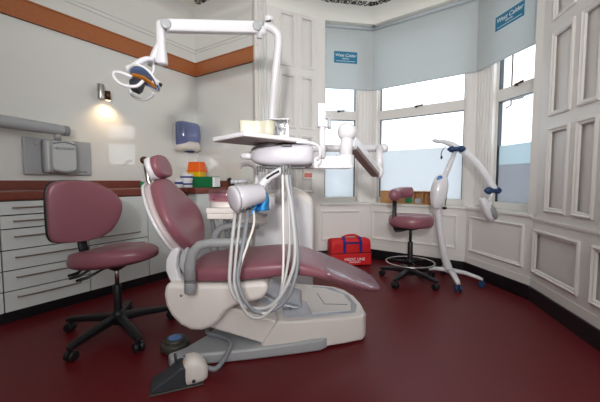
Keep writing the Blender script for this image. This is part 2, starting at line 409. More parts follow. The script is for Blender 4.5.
# cornice: cove along each wall, under the ceiling
CV = [(0, 0), (.002, .0), (.004, .03), (.01, .06), (.022, .095), (.04, .125), (.066, .155), (.1, .177), (.14, .191), (.2, .199), (.2, .2), (0, .2)]
def cornice(nm, s, x0=-.0, x1=None, off=0):
    # mitred ends: the profile's depth shortens along the wall so neighbours meet
    bm = B(); z = CEIL - .12; x1 = s.L if x1 is None else x1
    A = [bm.verts.new((x0 + c[0] * TA, c[0] + off, z + c[1] * .6)) for c in CV]; C = [bm.verts.new((x1 - c[0] * TB, c[0] + off, z + c[1] * .6)) for c in CV]
    n = len(CV); bm.faces.new(A[::-1]); bm.faces.new(C)
    for i in range(n): bm.faces.new((A[i], A[(i + 1) % n], C[(i + 1) % n], C[i]))
    struct('trim_cornice_' + nm, bm, 'ceil' if nm not in ('left', 'back') else 'wall', mtx=s.mtx(), bevel=.0005)
def half(sa, sb):
    return math.tan(math.acos(max(-1, min(1, sa.d.dot(sb.d)))) / 2) * (1 if (sa.d.x * sb.d.y - sa.d.y * sb.d.x) < 0 else -1)
chain = [('left', sL), ('back', sB), ('reveal_left', sR0), ('bay_left', s1), ('bay_centre', s2), ('bay_right', s3), ('reveal_right', sR1), ('right_rear', sE), ('front', sF)]
for i, (nm, s) in enumerate(chain):
    TA = half(chain[i - 1][1], s); TB = half(s, chain[(i + 1) % len(chain)][1]); cornice(nm, s)
for nm, s in (('bay_left', s1), ('bay_centre', s2), ('bay_right', s3)):
    bm = B(); box(bm, -.0, s.L, -OFF - .1, 0, 3.09, CEIL); struct('trim_soffit_' + nm, bm, 'ceil', mtx=s.mtx())
# pierced plaster frieze on the ceiling: little scrolls coloured dark for the shade in its voids
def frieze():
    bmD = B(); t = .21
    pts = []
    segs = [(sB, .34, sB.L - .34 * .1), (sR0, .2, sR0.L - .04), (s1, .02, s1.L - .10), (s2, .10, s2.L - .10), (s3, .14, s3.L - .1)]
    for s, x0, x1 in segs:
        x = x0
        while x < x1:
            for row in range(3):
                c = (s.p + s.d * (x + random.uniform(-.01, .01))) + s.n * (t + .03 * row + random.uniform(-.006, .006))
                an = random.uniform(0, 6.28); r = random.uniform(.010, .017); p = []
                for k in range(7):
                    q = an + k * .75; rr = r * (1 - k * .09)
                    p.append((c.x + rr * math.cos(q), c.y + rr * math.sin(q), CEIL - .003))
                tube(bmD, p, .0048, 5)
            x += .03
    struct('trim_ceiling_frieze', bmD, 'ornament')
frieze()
# picture-rail timber board and the fine moulding above it
def band(nm, s, x0, x1, z0, z1, d, m, bev=.003, cap=True):
    bm = B(); box(bm, x0, x1, 0, d, z0, z1)
    if cap: box(bm, x0, x1, 0, d + .008, z1 - .014, z1); box(bm, x0, x1, 0, d + .006, z0, z0 + .01)
    struct(nm, bm, m, mtx=s.mtx(), bevel=bev)
band('trim_timber_board_left', sL, 0, sL.L, 2.44, 2.62, .022, 'rail')
band('trim_timber_board_back', sB, 0, sB.hit(258, 60)[0], 2.44, 2.62, .022, 'rail')
for z in (2.75, 2.79):
    band('trim_picture_rail_left_%d' % (1 if z < 2.77 else 2), sL, 0, sL.L, z, z + .012, .012, 'wall', .002, False)
    band('trim_picture_rail_back_%d' % (1 if z < 2.77 else 2), sB, 0, sB.hit(259, 60)[0], z, z + .012, .012, 'wall', .002, False)
bm = B()
for px in (260, 265.5):
    t = sB.hit(px, 90)[0]; box(bm, t - .012, t + .012, 0, .02, .13, 3.12)
struct('trim_architrave_back', bm, 'panel', mtx=sB.mtx(), bevel=.005)

# ------------------------------------------------------------------ outside: sky shows through; shadowed sash edges built as brown pipes, and a bare twig, by the right window
mt = u3.mtx()
bm = B(); t = a3
t = Seg(u3.p, u3.q, .35).hit(502.5, 80)[0]
cyl(bm, (t, -.35, .2), (t, -.35, 3.6), .022, 16); t2 = Seg(u3.p, u3.q, .35).hit(512, 80)[0]; cyl(bm, (t2, -.35, 1.9), (t2, -.35, 3.6), .009, 12); tube(bm, [(t, -.35, 1.86), (t2, -.35, 1.9)], .009, 8)
for z in (1.1, 1.8, 3.2): box(bm, t - .03, t + .03, -.38, -.32, z, z + .03)
tag(link('sash_edge_shade', bm, 'brown', mtx=mt), 'shadowed sash edges built as brown pipes outside the right bay window', 'sash_edge_shade')
t3, z3 = Seg(u3.p, u3.q, .35).hit(529, 90)
bm = B(); tube(bm, [(t2, -.35, z3 - .05), (t3 - .08, -.35, z3 - .06), (t3 - .01, -.35, z3 - .02), (t3 + .005, -.35, z3 + .06), (t3 + .03, -.35, z3 + .11)], [.006, .008, .009, .008, .005], 8, 0)
tag(link('bare_twig', bm, 'brown', mtx=mt), 'thin bent brown twig outside the upper pane of the right bay window', 'twig')

# ------------------------------------------------------------------ roller blinds with signs
def blind(nm, s, x0, x1, zb, label, sign):
    mt = s.mtx(); y = .025
    r = thing('roller_blind', label, 'blind', mt @ Vector(((x0 + x1) / 2, y, 3.06)), 'pale blue roller blinds in the bay')
    bm = B(); box(bm, x0, x1, y, y + .0018, zb + .008, 3.08); link('fabric', bm, 'blindcloth', r, mtx=mt)
    bm = B(); box(bm, x0, x1, y - .003, y + .006, zb, zb + .014); link('bottom_bar', bm, 'blind', r, .002, mtx=mt)
    bm = B(); cyl(bm, (x0, y + .02, 3.07), (x1, y + .02, 3.07), .021, 20); link('roller', bm, 'blind', r, smooth=True, mtx=mt)
    if sign:
        sx0, sx1, sz0, sz1 = sign; yy = y + .003; cx, cz = (sx0 + sx1) / 2, (sz0 + sz1) / 2; w = sx1 - sx0; hgt = sz1 - sz0
        bm = B(); box(bm, sx0, sx1, y + .0015, yy, sz0, sz1); sg = link('printed_sign', bm, 'teal', r, mtx=mt, label='teal printed sign with white lettering')
        def tx(nm2, b, size, dz, sh=0):
            loc = mt @ Matrix(((-1, 0, 0, cx), (0, 0, 1, yy), (0, 1, 0, cz + dz), (0, 0, 0, 1)))
            # readable from inside: local x follows the wall from left to right as the viewer sees it
            loc = mt @ Matrix(((1, 0, 0, cx), (0, 0, -1, 0), (0, 1, 0, 0), (0, 0, 0, 1)))
            loc = mt @ Matrix.Translation((cx, yy, cz + dz)) @ Matrix(((1, 0, 0, 0), (0, 0, 1, 0), (0, 1, 0, 0), (0, 0, 0, 1)))
            q = Matrix.Translation(mt @ Vector((cx, yy, cz + dz))) @ Matrix(((s.d.x, 0, s.n.x, 0), (s.d.y, 0, s.n.y, 0), (0, 1, 0, 0), (0, 0, 0, 1)))
            return text(nm2, b, size, 'print', q, sg, shear=sh)
        tx('lettering', 'West Calder', min(hgt * .5, w * .175), hgt * .17, .25); tx('lettering', 'DENTAL', hgt * .17, -hgt * .12); 
        bm = B(); box(bm, cx - w * .42, cx + w * .42, yy, yy + .001, cz - hgt * .34, cz - hgt * .31); link('rule', bm, 'print', sg, mtx=mt)
    return r
def sg(s, p0, p1):
    a = s.hit(*p0); b = s.hit(*p1); return (a[0], b[0], min(a[1], b[1]), max(a[1], b[1]))
blind('l', u1, .06, u1.L - .012, 2.27, 'narrow pale blue roller blind with teal sign at the left of the bay', (u1.hit(333.5, 55)[0], u1.hit(356.5, 55)[0], u1.hit(345, 64)[1], u1.hit(345, 52.5)[1]))
blind('c', u2, .012, u2.L - .012, 2.27, 'widest pale blue roller blind, plain without a sign, over the middle window', None)
blind('r', u3, .012, u3.L - .05, 2.27, 'pale blue roller blind with teal sign over the right bay window', (u3.hit(498, 20)[0], u3.hit(527, 10)[0], u3.hit(512, 24)[1], u3.hit(512, 9.5)[1]))

# ------------------------------------------------------------------ fitted cabinets and worktop along the left wall
sC = Seg(R(-2.2, 3.02).xy, R(2.305, 3.02).xy)      # the cabinet fronts
mC = sC.mtx(); hc = lambda px, py: sC.hit(px, py)[0]
def cabinet(label, x0, x1, drawers, doors=(), handle_len=.42, hvert=()):
    c = thing('base_cabinet', label, 'cabinet', mC @ Vector(((x0 + x1) / 2, -.28, 0)), 'white base cabinets along the left wall')
    bm = B(); box(bm, x0 + .001, x1 - .001, -.545, -.021, .09, .905); link('body', bm, 'gap', c, mtx=mC)
    bm = B(); box(bm, x0 + .001, x1 - .001, -.545, -.05, 0, .09); link('plinth', bm, 'skirt', c, mtx=mC)
    for (z0, z1, hz) in drawers:
        bm = B(); box(bm, x0 + .004, x1 - .004, -.021, 0, z0 + .005, z1 - .004); d = link('drawer', bm, 'cab', c, .0015, mtx=mC)
        m = (x0 + x1) / 2; hl = min(handle_len, (x1 - x0) * .72) / 2
        bm = B(); tube(bm, [(m - hl, -.002, hz), (m - hl, .016, hz), (m - hl * .8, .024, hz), (m, .030, hz), (m + hl * .8, .024, hz), (m + hl, .016, hz), (m + hl, -.002, hz)], .0055, 8, 3)
        link('handle', bm, 'steel', d, smooth=True, mtx=mC)
    for (z0, z1) in doors:
        bm = B(); box(bm, x0 + .004, x1 - .004, -.021, 0, z0 + .005, z1 - .004); d = link('door', bm, 'cab', c, .0015, mtx=mC)
    return c
st6 = [(.80, .905, .856), (.70, .80, .757), (.545, .70, .643), (.395, .545, .49), (.243, .395, .343), (.09, .243, .195)]
q0, q1, q2, q3 = hc(3, 280), hc(91, 290), hc(148.5, 240), sC.L - .02
w6 = q1 - q0
cabinet('white stack of six drawers at the left edge of the picture, nearest the viewer', q0 - w6, q0, st6)
cabinet('white six-drawer cabinet with bowed handles behind the stool with the large backrest', q0, q1, st6, handle_len=.5)
cabinet('white cabinet with one deep drawer, right of the six-drawer stack', q1, q2, [(.49, .905, .555)], [(.09, .49)], .36)
cabinet('white cabinet in the corner behind the dental chair backrest, small drawer over a door', q2, q3, [(.74, .905, .82)], [(.09, .74)], .2)
sK = Seg(R(2.305, 3.0).xy, R(2.305, 2.86).xy)
c = thing('end_cabinet', 'narrow white cabinet end beside the room corner, under the green box', 'cabinet', R(2.6, 2.98, 0))
bm = B(); prism(bm, [tuple(R(a, b).xy) for a, b in ((2.305, 3.018), (2.305, 2.86), (2.9, 2.86), (2.9, 3.018))], .09, .905, 'xy'); link('body', bm, 'cab', c, .002)
bm = B(); prism(bm, [tuple(R(a, b).xy) for a, b in ((2.35, 3.018), (2.35, 2.9), (2.9, 2.9), (2.9, 3.018))], 0, .09, 'xy'); link('plinth', bm, 'skirt', c)
bm = B(); prism(bm, [tuple(R(a, b).xy) for a, b in ((-2.2, 3.0), (2.28, 3.0), (2.28, 2.84), (2.9, 2.84), (2.9, 3.575), (-2.2, 3.575))], .908, .975, 'xy')
w = tag(link('worktop', bm, 'mahog', bevel=.012, seg=3), 'long red-brown laminate worktop on the white cabinets', 'worktop')
splL = sL.hit(141, 185)[0]
bm = B(); prism(bm, [tuple(R(a, b).xy) for a, b in ((-2.2, 3.558), (-3.2 + splL, 3.558), (-3.2 + splL, 3.578), (-2.2, 3.578))], .976, 1.055, 'xy'); link('splashback', bm, 'mahog', w, .002)
bm = B(); prism(bm, [tuple(R(a, b).xy) for a, b in ((2.883, 2.88), (2.883, 3.575), (2.903, 3.575), (2.903, 2.88))], .976, 1.055, 'xy'); link('splashback', bm, 'mahog', w, .002)
WT = .976
# things on the worktop
def local(a, b, z, yaw=0):
    """matrix at room position (a, b): x to the viewer's right along the back wall, y into the back wall"""
    d = -e2; v = e1; m = Matrix(((d.x, v.x, 0, 0), (d.y, v.y, 0, 0), (0, 0, 1, 0), (0, 0, 0, 1)))
    return Matrix.Translation(R(a, b, z)) @ m @ Matrix.Rotation(yaw, 4, 'Z')
def onpix(px, Y):
    x = (px - 300) / F * Y; return x * e1.x + Y * e1.y, x * e2.x + Y * e2.y
a, b = onpix(206, 3.72); m = local(a, b, WT, .35)
g = thing('glove_box', 'green cardboard box lying in front of the yellow and orange sharps bin', 'box', m.translation)
bm = B(); box(bm, -.15, .15, -.06, .06, 0, .125); link('carton', bm, 'green', g, .002, mtx=m)
bm = B(); box(bm, .118, .1505, -.0605, .0605, .008, .118); link('end_label', bm, 'print', g, mtx=m, label='white and blue end label')
a, b = onpix(197.5, 3.93); m = local(a, b, WT, .35)
g = thing('sharps_bin', 'yellow sharps bin with bright orange lid in the room corner', 'bin', m.translation)
bm = B(); loft(bm, [((0, 0, 0), (.078, 0, 0), (0, .07, 0), 8), ((0, 0, .19), (.09, 0, 0), (0, .08, 0), 8)]); link('bin_body', bm, 'yellow', g, mtx=m)
bm = B(); loft(bm, [((0, 0, .185), (.1, 0, 0), (0, .088, 0), 8), ((0, 0, .2), (.1, 0, 0), (0, .088, 0), 8), ((0, 0, .225), (.09, 0, 0), (0, .08, 0), 8), ((0, 0, .30), (.082, 0, 0), (0, .072, 0), 8), ((0, 0, .305), (.078, 0, 0), (0, .068, 0), 8)]); link('lid', bm, 'orange', g, mtx=m)
for i, (px, Y, z, lab) in enumerate(((186.5, 3.62, 0, 'lower white tub of wipes with a blue label, left of the green box'), (187, 3.62, .078, 'upper white tub with a blue band, stacked on another tub left of the green box'), (179, 3.52, 0, 'small white tub nearest the dental chair backrest, left of the stacked tubs'))):
    a, b = onpix(px, Y); m = local(a, b, WT + z)
    g = thing('wipes_tub', lab, 'tub', m.translation, 'white tubs on the worktop'); r = .068 if i < 2 else .045; hh = .076 if i < 2 else .1
    bm = B(); lathe(bm, [(r * .95, 0), (r, .004), (r, hh - .016), (r * .97, hh - .012)]); link('tub', bm, 'wipe', g, smooth=True, mtx=m, bevel=.002)
    bm = B(); lathe(bm, [(r * 1.03, hh - .014), (r * 1.03, hh - .003), (r * .98, hh)]); link('lid', bm, 'wipe', g, smooth=True, mtx=m)
    bm = B(); lathe(bm, [(r * 1.008, hh * .4), (r * 1.008, hh * .66)]); link('label_band', bm, 'wipeblue', g, smooth=True, mtx=m, label='blue label band')
a, b = onpix(142.5, 3.42); m = local(a, b, WT)
g = thing('small_bottle', 'small green-capped clear bottle at the end of the long splashback', 'bottle', m.translation)
bm = B(); lathe(bm, [(.02, 0), (.022, .004), (.022, .05), (.012, .06), (.012, .068)]); link('bottle_body', bm, 'green2', g, smooth=True, mtx=m)
bm = B(); lathe(bm, [(.012, .068), (.0135, .069), (.0135, .088), (.011, .09)]); link('cap', bm, 'wipe', g, smooth=True, mtx=m)
a, b = onpix(147, 3.4); m = local(a, b, WT)
bm = B(); lathe(bm, [(.018, 0), (.022, .07), (.024, .1), (.021, .1), (.018, .01), (0, .01)])
tag(link('plastic_cup', bm, 'wipe', smooth=True, mtx=m), 'slim white plastic cup right of the small green bottle', 'cup')

# ------------------------------------------------------------------ left wall fittings
mL = sL.mtx(); hl = lambda px, py: sL.hit(px, py)
# towel dispenser
x0, z0 = hl(172.5, 151); x1, _ = hl(198, 151); _, z1 = hl(185, 122.5); x1 = min(x1, sL.L - .02)
cx = (x0 + x1) / 2; hw = (x1 - x0) / 2
g = thing('towel_dispenser', 'wall dispenser for paper towels with translucent blue cover and white base', 'dispenser', mL @ Vector((cx, .1, z0)))
bm = B(); loft(bm, [((cx, .005, (z0 + z1) / 2), (hw, 0, 0), (0, 0, (z1 - z0) / 2), 5), ((cx, .05, (z0 + z1) / 2), (hw, 0, 0), (0, 0, (z1 - z0) / 2), 5)]); link('back_shell', bm, 'white', g, mtx=mL)
bm = B(); loft(bm, [((cx, .03, z0 + .06), (hw * .93, 0, 0), (0, .12, 0), 3), ((cx, .03, z0 + .2), (hw * .93, 0, 0), (0, .15, 0), 3), ((cx, .03, z1 - .05), (hw * .92, 0, 0), (0, .145, 0), 3), ((cx, .03, z1 - .02), (hw * .85, 0, 0), (0, .12, 0), 3), ((cx, .03, z1 - .008), (hw * .7, 0, 0), (0, .09, 0), 3)]); link('cover', bm, 'dispblue', g, smooth=True, mtx=mL)
bm = B(); loft(bm, [((cx, .03, z0 + .005), (hw * .8, 0, 0), (0, .10, 0), 3), ((cx, .03, z0 + .03), (hw * .95, 0, 0), (0, .15, 0), 3), ((cx, .03, z0 + .075), (hw * .95, 0, 0), (0, .15, 0), 3), ((cx + .02, .05, z0 + .12), (hw * .6, 0, 0), (0, .13, 0), 3)]); link('base_tray', bm, 'ivory', g, smooth=True, mtx=mL)
bm = B(); loft(bm, [((cx, .1, z0 - .012), (hw * .35, 0, 0), (0, .04, 0), 2), ((cx, .1, z0 + .008), (hw * .4, 0, 0), (0, .06, 0), 2)]); link('outlet', bm, 'dblue', g, smooth=True, mtx=mL)
# spot lamp
x, z = hl(102, 94.5)
g = thing('wall_spot_lamp', 'small bronze cylinder spot lamp shining warm light down the left wall', 'lamp', mL @ Vector((x, .05, z)))
bm = B(); cyl(bm, (x - .045, .07, z + .085), (x - .045, .07, z - .065), .032, 24); link('shade', bm, 'chrome', g, smooth=True, bevel=.004, mtx=mL)
bm = B(); lathe(bm, [(.03, 0), (.03, .012), (.01, .03)], (x - .02, .0, z + .04), axis=aim((0, 1, 0))); tube(bm, [(x - .02, .01, z + .04), (x - .03, .05, z + .02)], .008, 8); link('wall_bracket', bm, 'chrome', g, smooth=True, mtx=mL)
bm = B(); cyl(bm, (x + .02, .075, z + .03), (x + .03, .06, z - .06), .026, 20); link('lamp_head', bm, 'bronze', g, smooth=True, mtx=mL)
bm = B(); lathe(bm, [(.0, -.063), (.022, -.064), (.022, -.0605)], (x + .03, .06, z), axis=None); bulb = link('bulb', bm, 'print', g, mtx=mL)
M['glow'] = bpy.data.materials.new('warm_bulb'); M['glow'].use_nodes = True; pn = M['glow'].node_tree.nodes['Principled BSDF']; pn.inputs['Emission Color'].default_value = (1, .72, .42, 1); pn.inputs['Emission Strength'].default_value = 6
bulb.data.materials[0] = M['glow']
wp = mL @ Vector((x + .03, .10, z - .07)); wa = mL @ Vector((x + .03, .0, z - .42))
lamp('spot_lamp_light', 'SPOT', wp, wa, 5.5, (1, .66, .36), spot_size=math.radians(125), spot_blend=1, shadow_soft_size=.02)
# wall mounted x-ray panel and arm
xa, za = hl(20.5, 136); xb, zb = hl(90, 175)
g = thing('xray_control_panel', 'flat light grey control panel fixed to the left wall above the worktop', 'panel', mL @ Vector(((xa + xb) / 2, .02, zb)))
bm = B(); box(bm, xa, xb, .002, .045, 1.105, hl(50, 139)[1] + .0); link('panel_body', bm, 'ltgrey', g, .012, seg=3, mtx=mL)
bm = B(); lathe(bm, [(.016, 0), (.016, .004), (.012, .006)], (xa + .09, .045, 1.105 + .28), axis=aim((0, 1, 0))); link('badge', bm, 'ltgrey', g, smooth=True, mtx=mL)
bm = B(); lathe(bm, [(.007, 0), (.007, .002)], (xb - .155, .045, 1.14), axis=aim((0, 1, 0))); link('logo_dot', bm, 'dblue', g, mtx=mL, label='dark blue logo dot')
def walltext(body, x, y, z, size, m, s, parent):
    q = Matrix.Translation(s.mtx() @ Vector((x, y, z))) @ Matrix(((s.d.x, 0, s.n.x, 0), (s.d.y, 0, s.n.y, 0), (0, 1, 0, 0), (0, 0, 0, 1)))
    return text('lettering', body, size, m, q, parent)
walltext('sirona', xb - .08, .0455, 1.14, .03, 'dkgrey', sL, g)
ztop = hl(50, 139)[1]
x1, z1 = hl(61, 131); zt = hl(50, 146)[1]
sT = Seg(sL.p, sL.q, -.20); xe, ze = sT.hit(67, 131); xs_, zs_ = sT.hit(0, 121)
g = thing('wall_xray_machine', 'grey x-ray arm reaching in from the left edge, box head over the wall panel', 'x-ray machine', mL @ Vector((xe - .2, .2, ze)))
bm = B(); dx = xe - xs_; dz = ze - zs_
cyl(bm, (xs_ - dx * .8, .20, zs_ - dz * .8), (xe - .03, .20, ze), .058, 24, .046); link('arm_tube', bm, 'ltgrey', g, smooth=True, bevel=.006, mtx=mL)
bm = B(); cyl(bm, (xe - .032, .2, ze + .0), (xe + .015, .2, ze - .002), .046, 24); link('end_cap', bm, 'grey', g, smooth=True, bevel=.008, mtx=mL)
sH = Seg(sL.p, sL.q, -.16); ha, hz1 = sH.hit(49.5, 138.5); hb, _ = sH.hit(74.5, 139); _, hz0 = sH.hit(60, 173.5); hz0 = max(hz0, 1.1); hm = (ha + hb) / 2; hh = (hb - ha) / 2
bm = B(); cyl(bm, (xe - .07, .2, ze - .02), (xe - .07, .18, hz1 - .01), .028, 20); link('joint', bm, 'ltgrey', g, smooth=True, mtx=mL)
zc = (hz0 + hz1) / 2; hv = (hz1 - hz0) / 2
bm = B(); loft(bm, [((hm, .055, zc), (hh * .9, 0, 0), (0, 0, hv * .9), 6), ((hm, .07, zc), (hh, 0, 0), (0, 0, hv), 6), ((hm, .15, zc), (hh, 0, 0), (0, 0, hv), 6), ((hm, .19, zc), (hh * .97, 0, 0), (0, 0, hv * .93), 6), ((hm, .2, zc), (hh * .9, 0, 0), (0, 0, hv * .85), 6)]); hd = link('tube_head', bm, 'xgrey', g, smooth=False, bevel=.004, mtx=mL)
bm = B(); loft(bm, [((ha - .006, .06, zc), (.03, 0, 0), (0, 0, hv * .98), 6), ((ha - .004, .135, zc), (.018, 0, 0), (0, 0, hv * .92), 5), ((ha - .0, .145, zc), (.01, 0, 0), (0, 0, hv * .85), 4)]); link('side_grip', bm, 'xgrey', hd, smooth=True, mtx=mL)
bm = B(); tube(bm, [(hm - hh * .9, .198, zc + hv * .72), (hm, .206, zc + hv * .84), (hm + hh * .9, .198, zc + hv * .72)], .007, 8, 4); link('rib', bm, 'grey', hd, smooth=True, mtx=mL); bm = B(); tube(bm, [(hm - hh * .9, .19, zc - hv * .8), (hm, .204, zc - hv * .92), (hm + hh * .9, .19, zc - hv * .8)], .012, 8, 4); link('rib', bm, 'grey', hd, smooth=True, mtx=mL)
walltext('HELIODENT', hm, .201, zc + hv * .45, .03, 'dkgrey', sL, hd)

# ------------------------------------------------------------------ stools
def stool_base(g, cx, cy, angs, rad, zc_top, zs_bot, castor='black'):
    bm = B(); lathe(bm, [(.04, .07), (.045, .09), (.04, .14), (.026, .17)], (cx, cy, 0)); link('hub', bm, 'black', g, smooth=True)
    for an in angs:
        d = Vector((math.sin(an), math.cos(an), 0)); e = Vector((cx, cy, 0)) + d * rad; sd = Vector((d.y, -d.x, 0))
        bm = B(); loft(bm, [(Vector((cx, cy, .115)) + d * .02, sd * .031, (0, 0, .028), 4), (Vector((cx, cy, .105)) + d * rad * .5, sd * .028, (0, 0, .023), 4), (Vector((cx, cy, .088)) + d * rad * .95, sd * .025, (0, 0, .018), 4), (Vector((cx, cy, .083)) + d * (rad + .02), sd * .016, (0, 0, .012), 3)], 16)
        lg = link('leg', bm, 'black', g, smooth=False, bevel=.004)
        bm = B()
        for sgn in (-1, 1):
            c = e + sd * sgn * .014; lathe(bm, [(.012, -.012), (.027, -.012), (.031, -.006), (.031, .006), (.027, .012), (.012, .012)], c + Vector((0, 0, .031)) + sd * sgn * .004, 20, aim(sd))
        cyl(bm, e + Vector((0, 0, .03)), e + Vector((0, 0, .084)), .008, 10); box(bm, -.02, .02, -.012, .012, .04, .056, Matrix.Translation(e))
        link('castor', bm, castor, lg, smooth=False, bevel=.002)
    bm = B(); lathe(bm, [(.026, .12), (.026, zc_top - .01), (.022, zc_top)], (cx, cy, 0)); link('column', bm, 'black', g, smooth=True, bevel=.003)
    bm = B(); cyl(bm, (cx, cy, zc_top - .02), (cx, cy, zs_bot), .014, 16); link('gas_rod', bm, 'chrome' if castor == 'black' and cx < 0 else 'black', g, smooth=True, label='steel gas lift rod' if cx < 0 else None)
def ring_angles(pts, c): return [math.atan2(p[0] - c[0], p[1] - c[1]) for p in pts]
# the operator's stool in front of the drawers
c0 = (-1.255, 2.15)
g = thing('operator_stool', 'wheeled stool with big rounded maroon backrest in front of the white drawers', 'stool', (c0[0], c0[1], 0), 'maroon dental stools')
ang0 = ring_angles([(-1.338, 1.802), (-.991, 1.901), (-1.55, 2.17), (-1.37, 2.5), (-.96, 2.4)], c0)
stool_base(g, *c0, ang0, .355, .345, .50)
fd = Vector((math.sin(math.radians(100)), math.cos(math.radians(100)), 0)); sd = Vector((-fd.y, fd.x, 0))   # facing right, a little towards the viewer
sc = Vector((c0[0], c0[1], 0)) - fd * -.00
def saddle():
    bm = B(); st = []
    for (t, w, zt, zb, p) in interp([(-.245, .05, .535, .495, 2.2), (-.235, .13, .56, .48, 2.6), (-.2, .19, .582, .468, 2.8), (-.1, .225, .592, .468, 2.8), (0, .22, .598, .478, 2.8), (.1, .19, .608, .488, 2.8), (.19, .15, .606, .508, 2.6), (.255, .10, .588, .53, 2.4), (.29, .04, .57, .55, 2.2)], 4):
        st.append((sc + fd * t + Vector((0, 0, (zt + zb) / 2)), sd * w, Vector((0, 0, (zt - zb) / 2)), p))
    loft(bm, st, 40)
    # dip across the middle, raised far-side pommel: move top vertices
    for v in bm.verts:
        r = v.co - sc; s_ = r.dot(sd); t_ = r.dot(fd)
        if v.co.z > .55: v.co.z += .10 * s_ * s_ / .05 * .35 * (1 if t_ < .1 else .4) - .005 + .02 * max(0, t_) / .25
    return bm
link('seat', saddle(), 'vinyl', g, smooth=True)
bm = B(); lathe(bm, [(.02, .44), (.09, .485), (.11, .515), (.10, .52)], (sc.x, sc.y, 0)); link('seat_plate', bm, 'black', g, smooth=True)
bm = B()
for off, ln in ((-.03, .2), (.05, .17), (.11, .12)):
    p = sc + sd * -.03 - fd * (off) ; tube(bm, [p + Vector((0, 0, .492)), p - sd * .12 + Vector((0, 0, .485)) - fd * .01, p - sd * ln - fd * .05 + Vector((0, 0, .455)), p - sd * (ln + .02) - fd * .1 + Vector((0, 0, .44))], [.006, .006, .011, .009], 10)
link('lever', bm, 'black', g, smooth=True)
bn = Vector((math.sin(math.radians(128)), math.cos(math.radians(128)), 0)); bs = Vector((-bn.y, bn.x, 0))    # backrest normal and side
bc = Vector((-1.44, 2.12, .852))
def pad(cc, nrm, side, up, prof, thick, wrap=0, curve=0):
    """prof: (height along up, half width, shift sideways) rows; thickness along nrm"""
    rows = interp(prof, 5); bm = B(); st = []
    for hgt, w, sh in rows: st.append((cc + up * hgt + side * sh - nrm * curve * hgt * hgt, side * w, nrm * thick * min(1, (w / .08) ** .5), 2.6))
    loft(bm, st, 36)
    for v in bm.verts:
        s_ = (v.co - cc).dot(side); v.co += nrm * wrap * s_ * s_
    return bm
up = Vector((0, 0, 1)); 
prof = [(-.2, .04, -.045), (-.188, .13, -.04), (-.15, .178, -.022), (-.08, .205, .0), (0, .218, .012), (.07, .212, .006), (.13, .185, -.018), (.175, .14, -.045), (.195, .09, -.055), (.202, .03, -.06)]
link('backrest', pad(bc, bn, bs, up, prof, .04, .45), 'vinyl', g, smooth=True)
link('backrest_shell', pad(bc - bn * .035, bn, bs, up, [(h * 1.02, w * 1.03, s) for h, w, s in prof], .025, .45), 'black', g, smooth=True)
bm = B(); pb = bc - bn * .06; ps = sc - fd * .16
tube(bm, [Vector((pb.x, pb.y, .86)), Vector((pb.x, pb.y, .70)) , Vector((pb.x, pb.y, .60)) + bn * .015, Vector((ps.x - .04, ps.y, .505)), Vector((ps.x + .08, ps.y, .497))], .03, 12, 4, flat=.3, flatup=(bn.x, bn.y, 0)); link('backrest_bar', bm, 'black', g, smooth=True)
# the assistant's stool under the middle window
c1 = (1.15, 3.29)
g = thing('assistant_stool', 'round maroon stool with chrome foot ring and curved rest by the middle window', 'stool', (c1[0], c1[1], 0), 'maroon dental stools')
stool_base(g, *c1, ring_angles([(.895, 3.511), (.944, 3.077), (1.313, 3.019), (1.43, 3.42), (1.18, 3.62)], c1), .31, .42, .60, 'black')
bm = B(); lathe(bm, [(.16, .575), (.205, .583), (.222, .61), (.225, .645), (.215, .685), (.18, .70), (.1, .706), (0, .708)], (c1[0], c1[1], 0), 48); link('seat', bm, 'vinyl', g, smooth=True)
bm = B(); lathe(bm, [(.03, .54), (.12, .572), (.16, .58)], (c1[0], c1[1], 0)); tube(bm, [(c1[0] - .03, c1[1] - .05, .56), (c1[0] - .12, c1[1] - .12, .555), (c1[0] - .2, c1[1] - .14, .548)], .009, 8); link('seat_plate', bm, 'black', g, smooth=True)
bm = B(); tube(bm, [(c1[0] + .24 * math.cos(t), c1[1] + .24 * math.sin(t), .205) for t in [2 * math.pi * k / 48 for k in range(48)]], .009, 10, closed=True); fr = link('foot_ring', bm, 'chrome', g, smooth=True, label='chrome foot ring')
bm = B()
for k in range(3):
    t = k * 2.09 + .5; cyl(bm, (c1[0] + .02 * math.cos(t), c1[1] + .02 * math.sin(t), .215), (c1[0] + .238 * math.cos(t), c1[1] + .238 * math.sin(t), .206), .007, 8)
cyl(bm, (c1[0], c1[1], .19), (c1[0], c1[1], .24), .032, 20); link('ring_spoke', bm, 'black', fr, smooth=True)
px = c1[0] - .14; py_ = c1[1] - .06
bm = B(); tube(bm, [(c1[0] - .06, c1[1] - .02, .565), (px - .04, py_, .56), (px - .05, py_, .60), (px - .05, py_, .90)], .022, 10, 0, flat=.6, flatup=(0, 1, 0)); link('rest_post', bm, 'black', g, smooth=True)
arc = [(px - .075, py_ - .10, .91), (px - .065, py_ - .03, .912), (px - .02, py_ + .04, .922), (px + .06, py_ + .09, .93), (px + .13, py_ + .10, .93), (px + .17, py_ + .09, .93)]
bm = B(); pts = cat(arc, 5); tube(bm, pts, [(0.058 if 1 < i < len(pts) - 2 else (.048 if 0 < i < len(pts) - 1 else .035)) for i in range(len(pts))], 20, flatup=(0, 0, 1)); link('torso_rest', bm, 'vinyl', g, smooth=True)

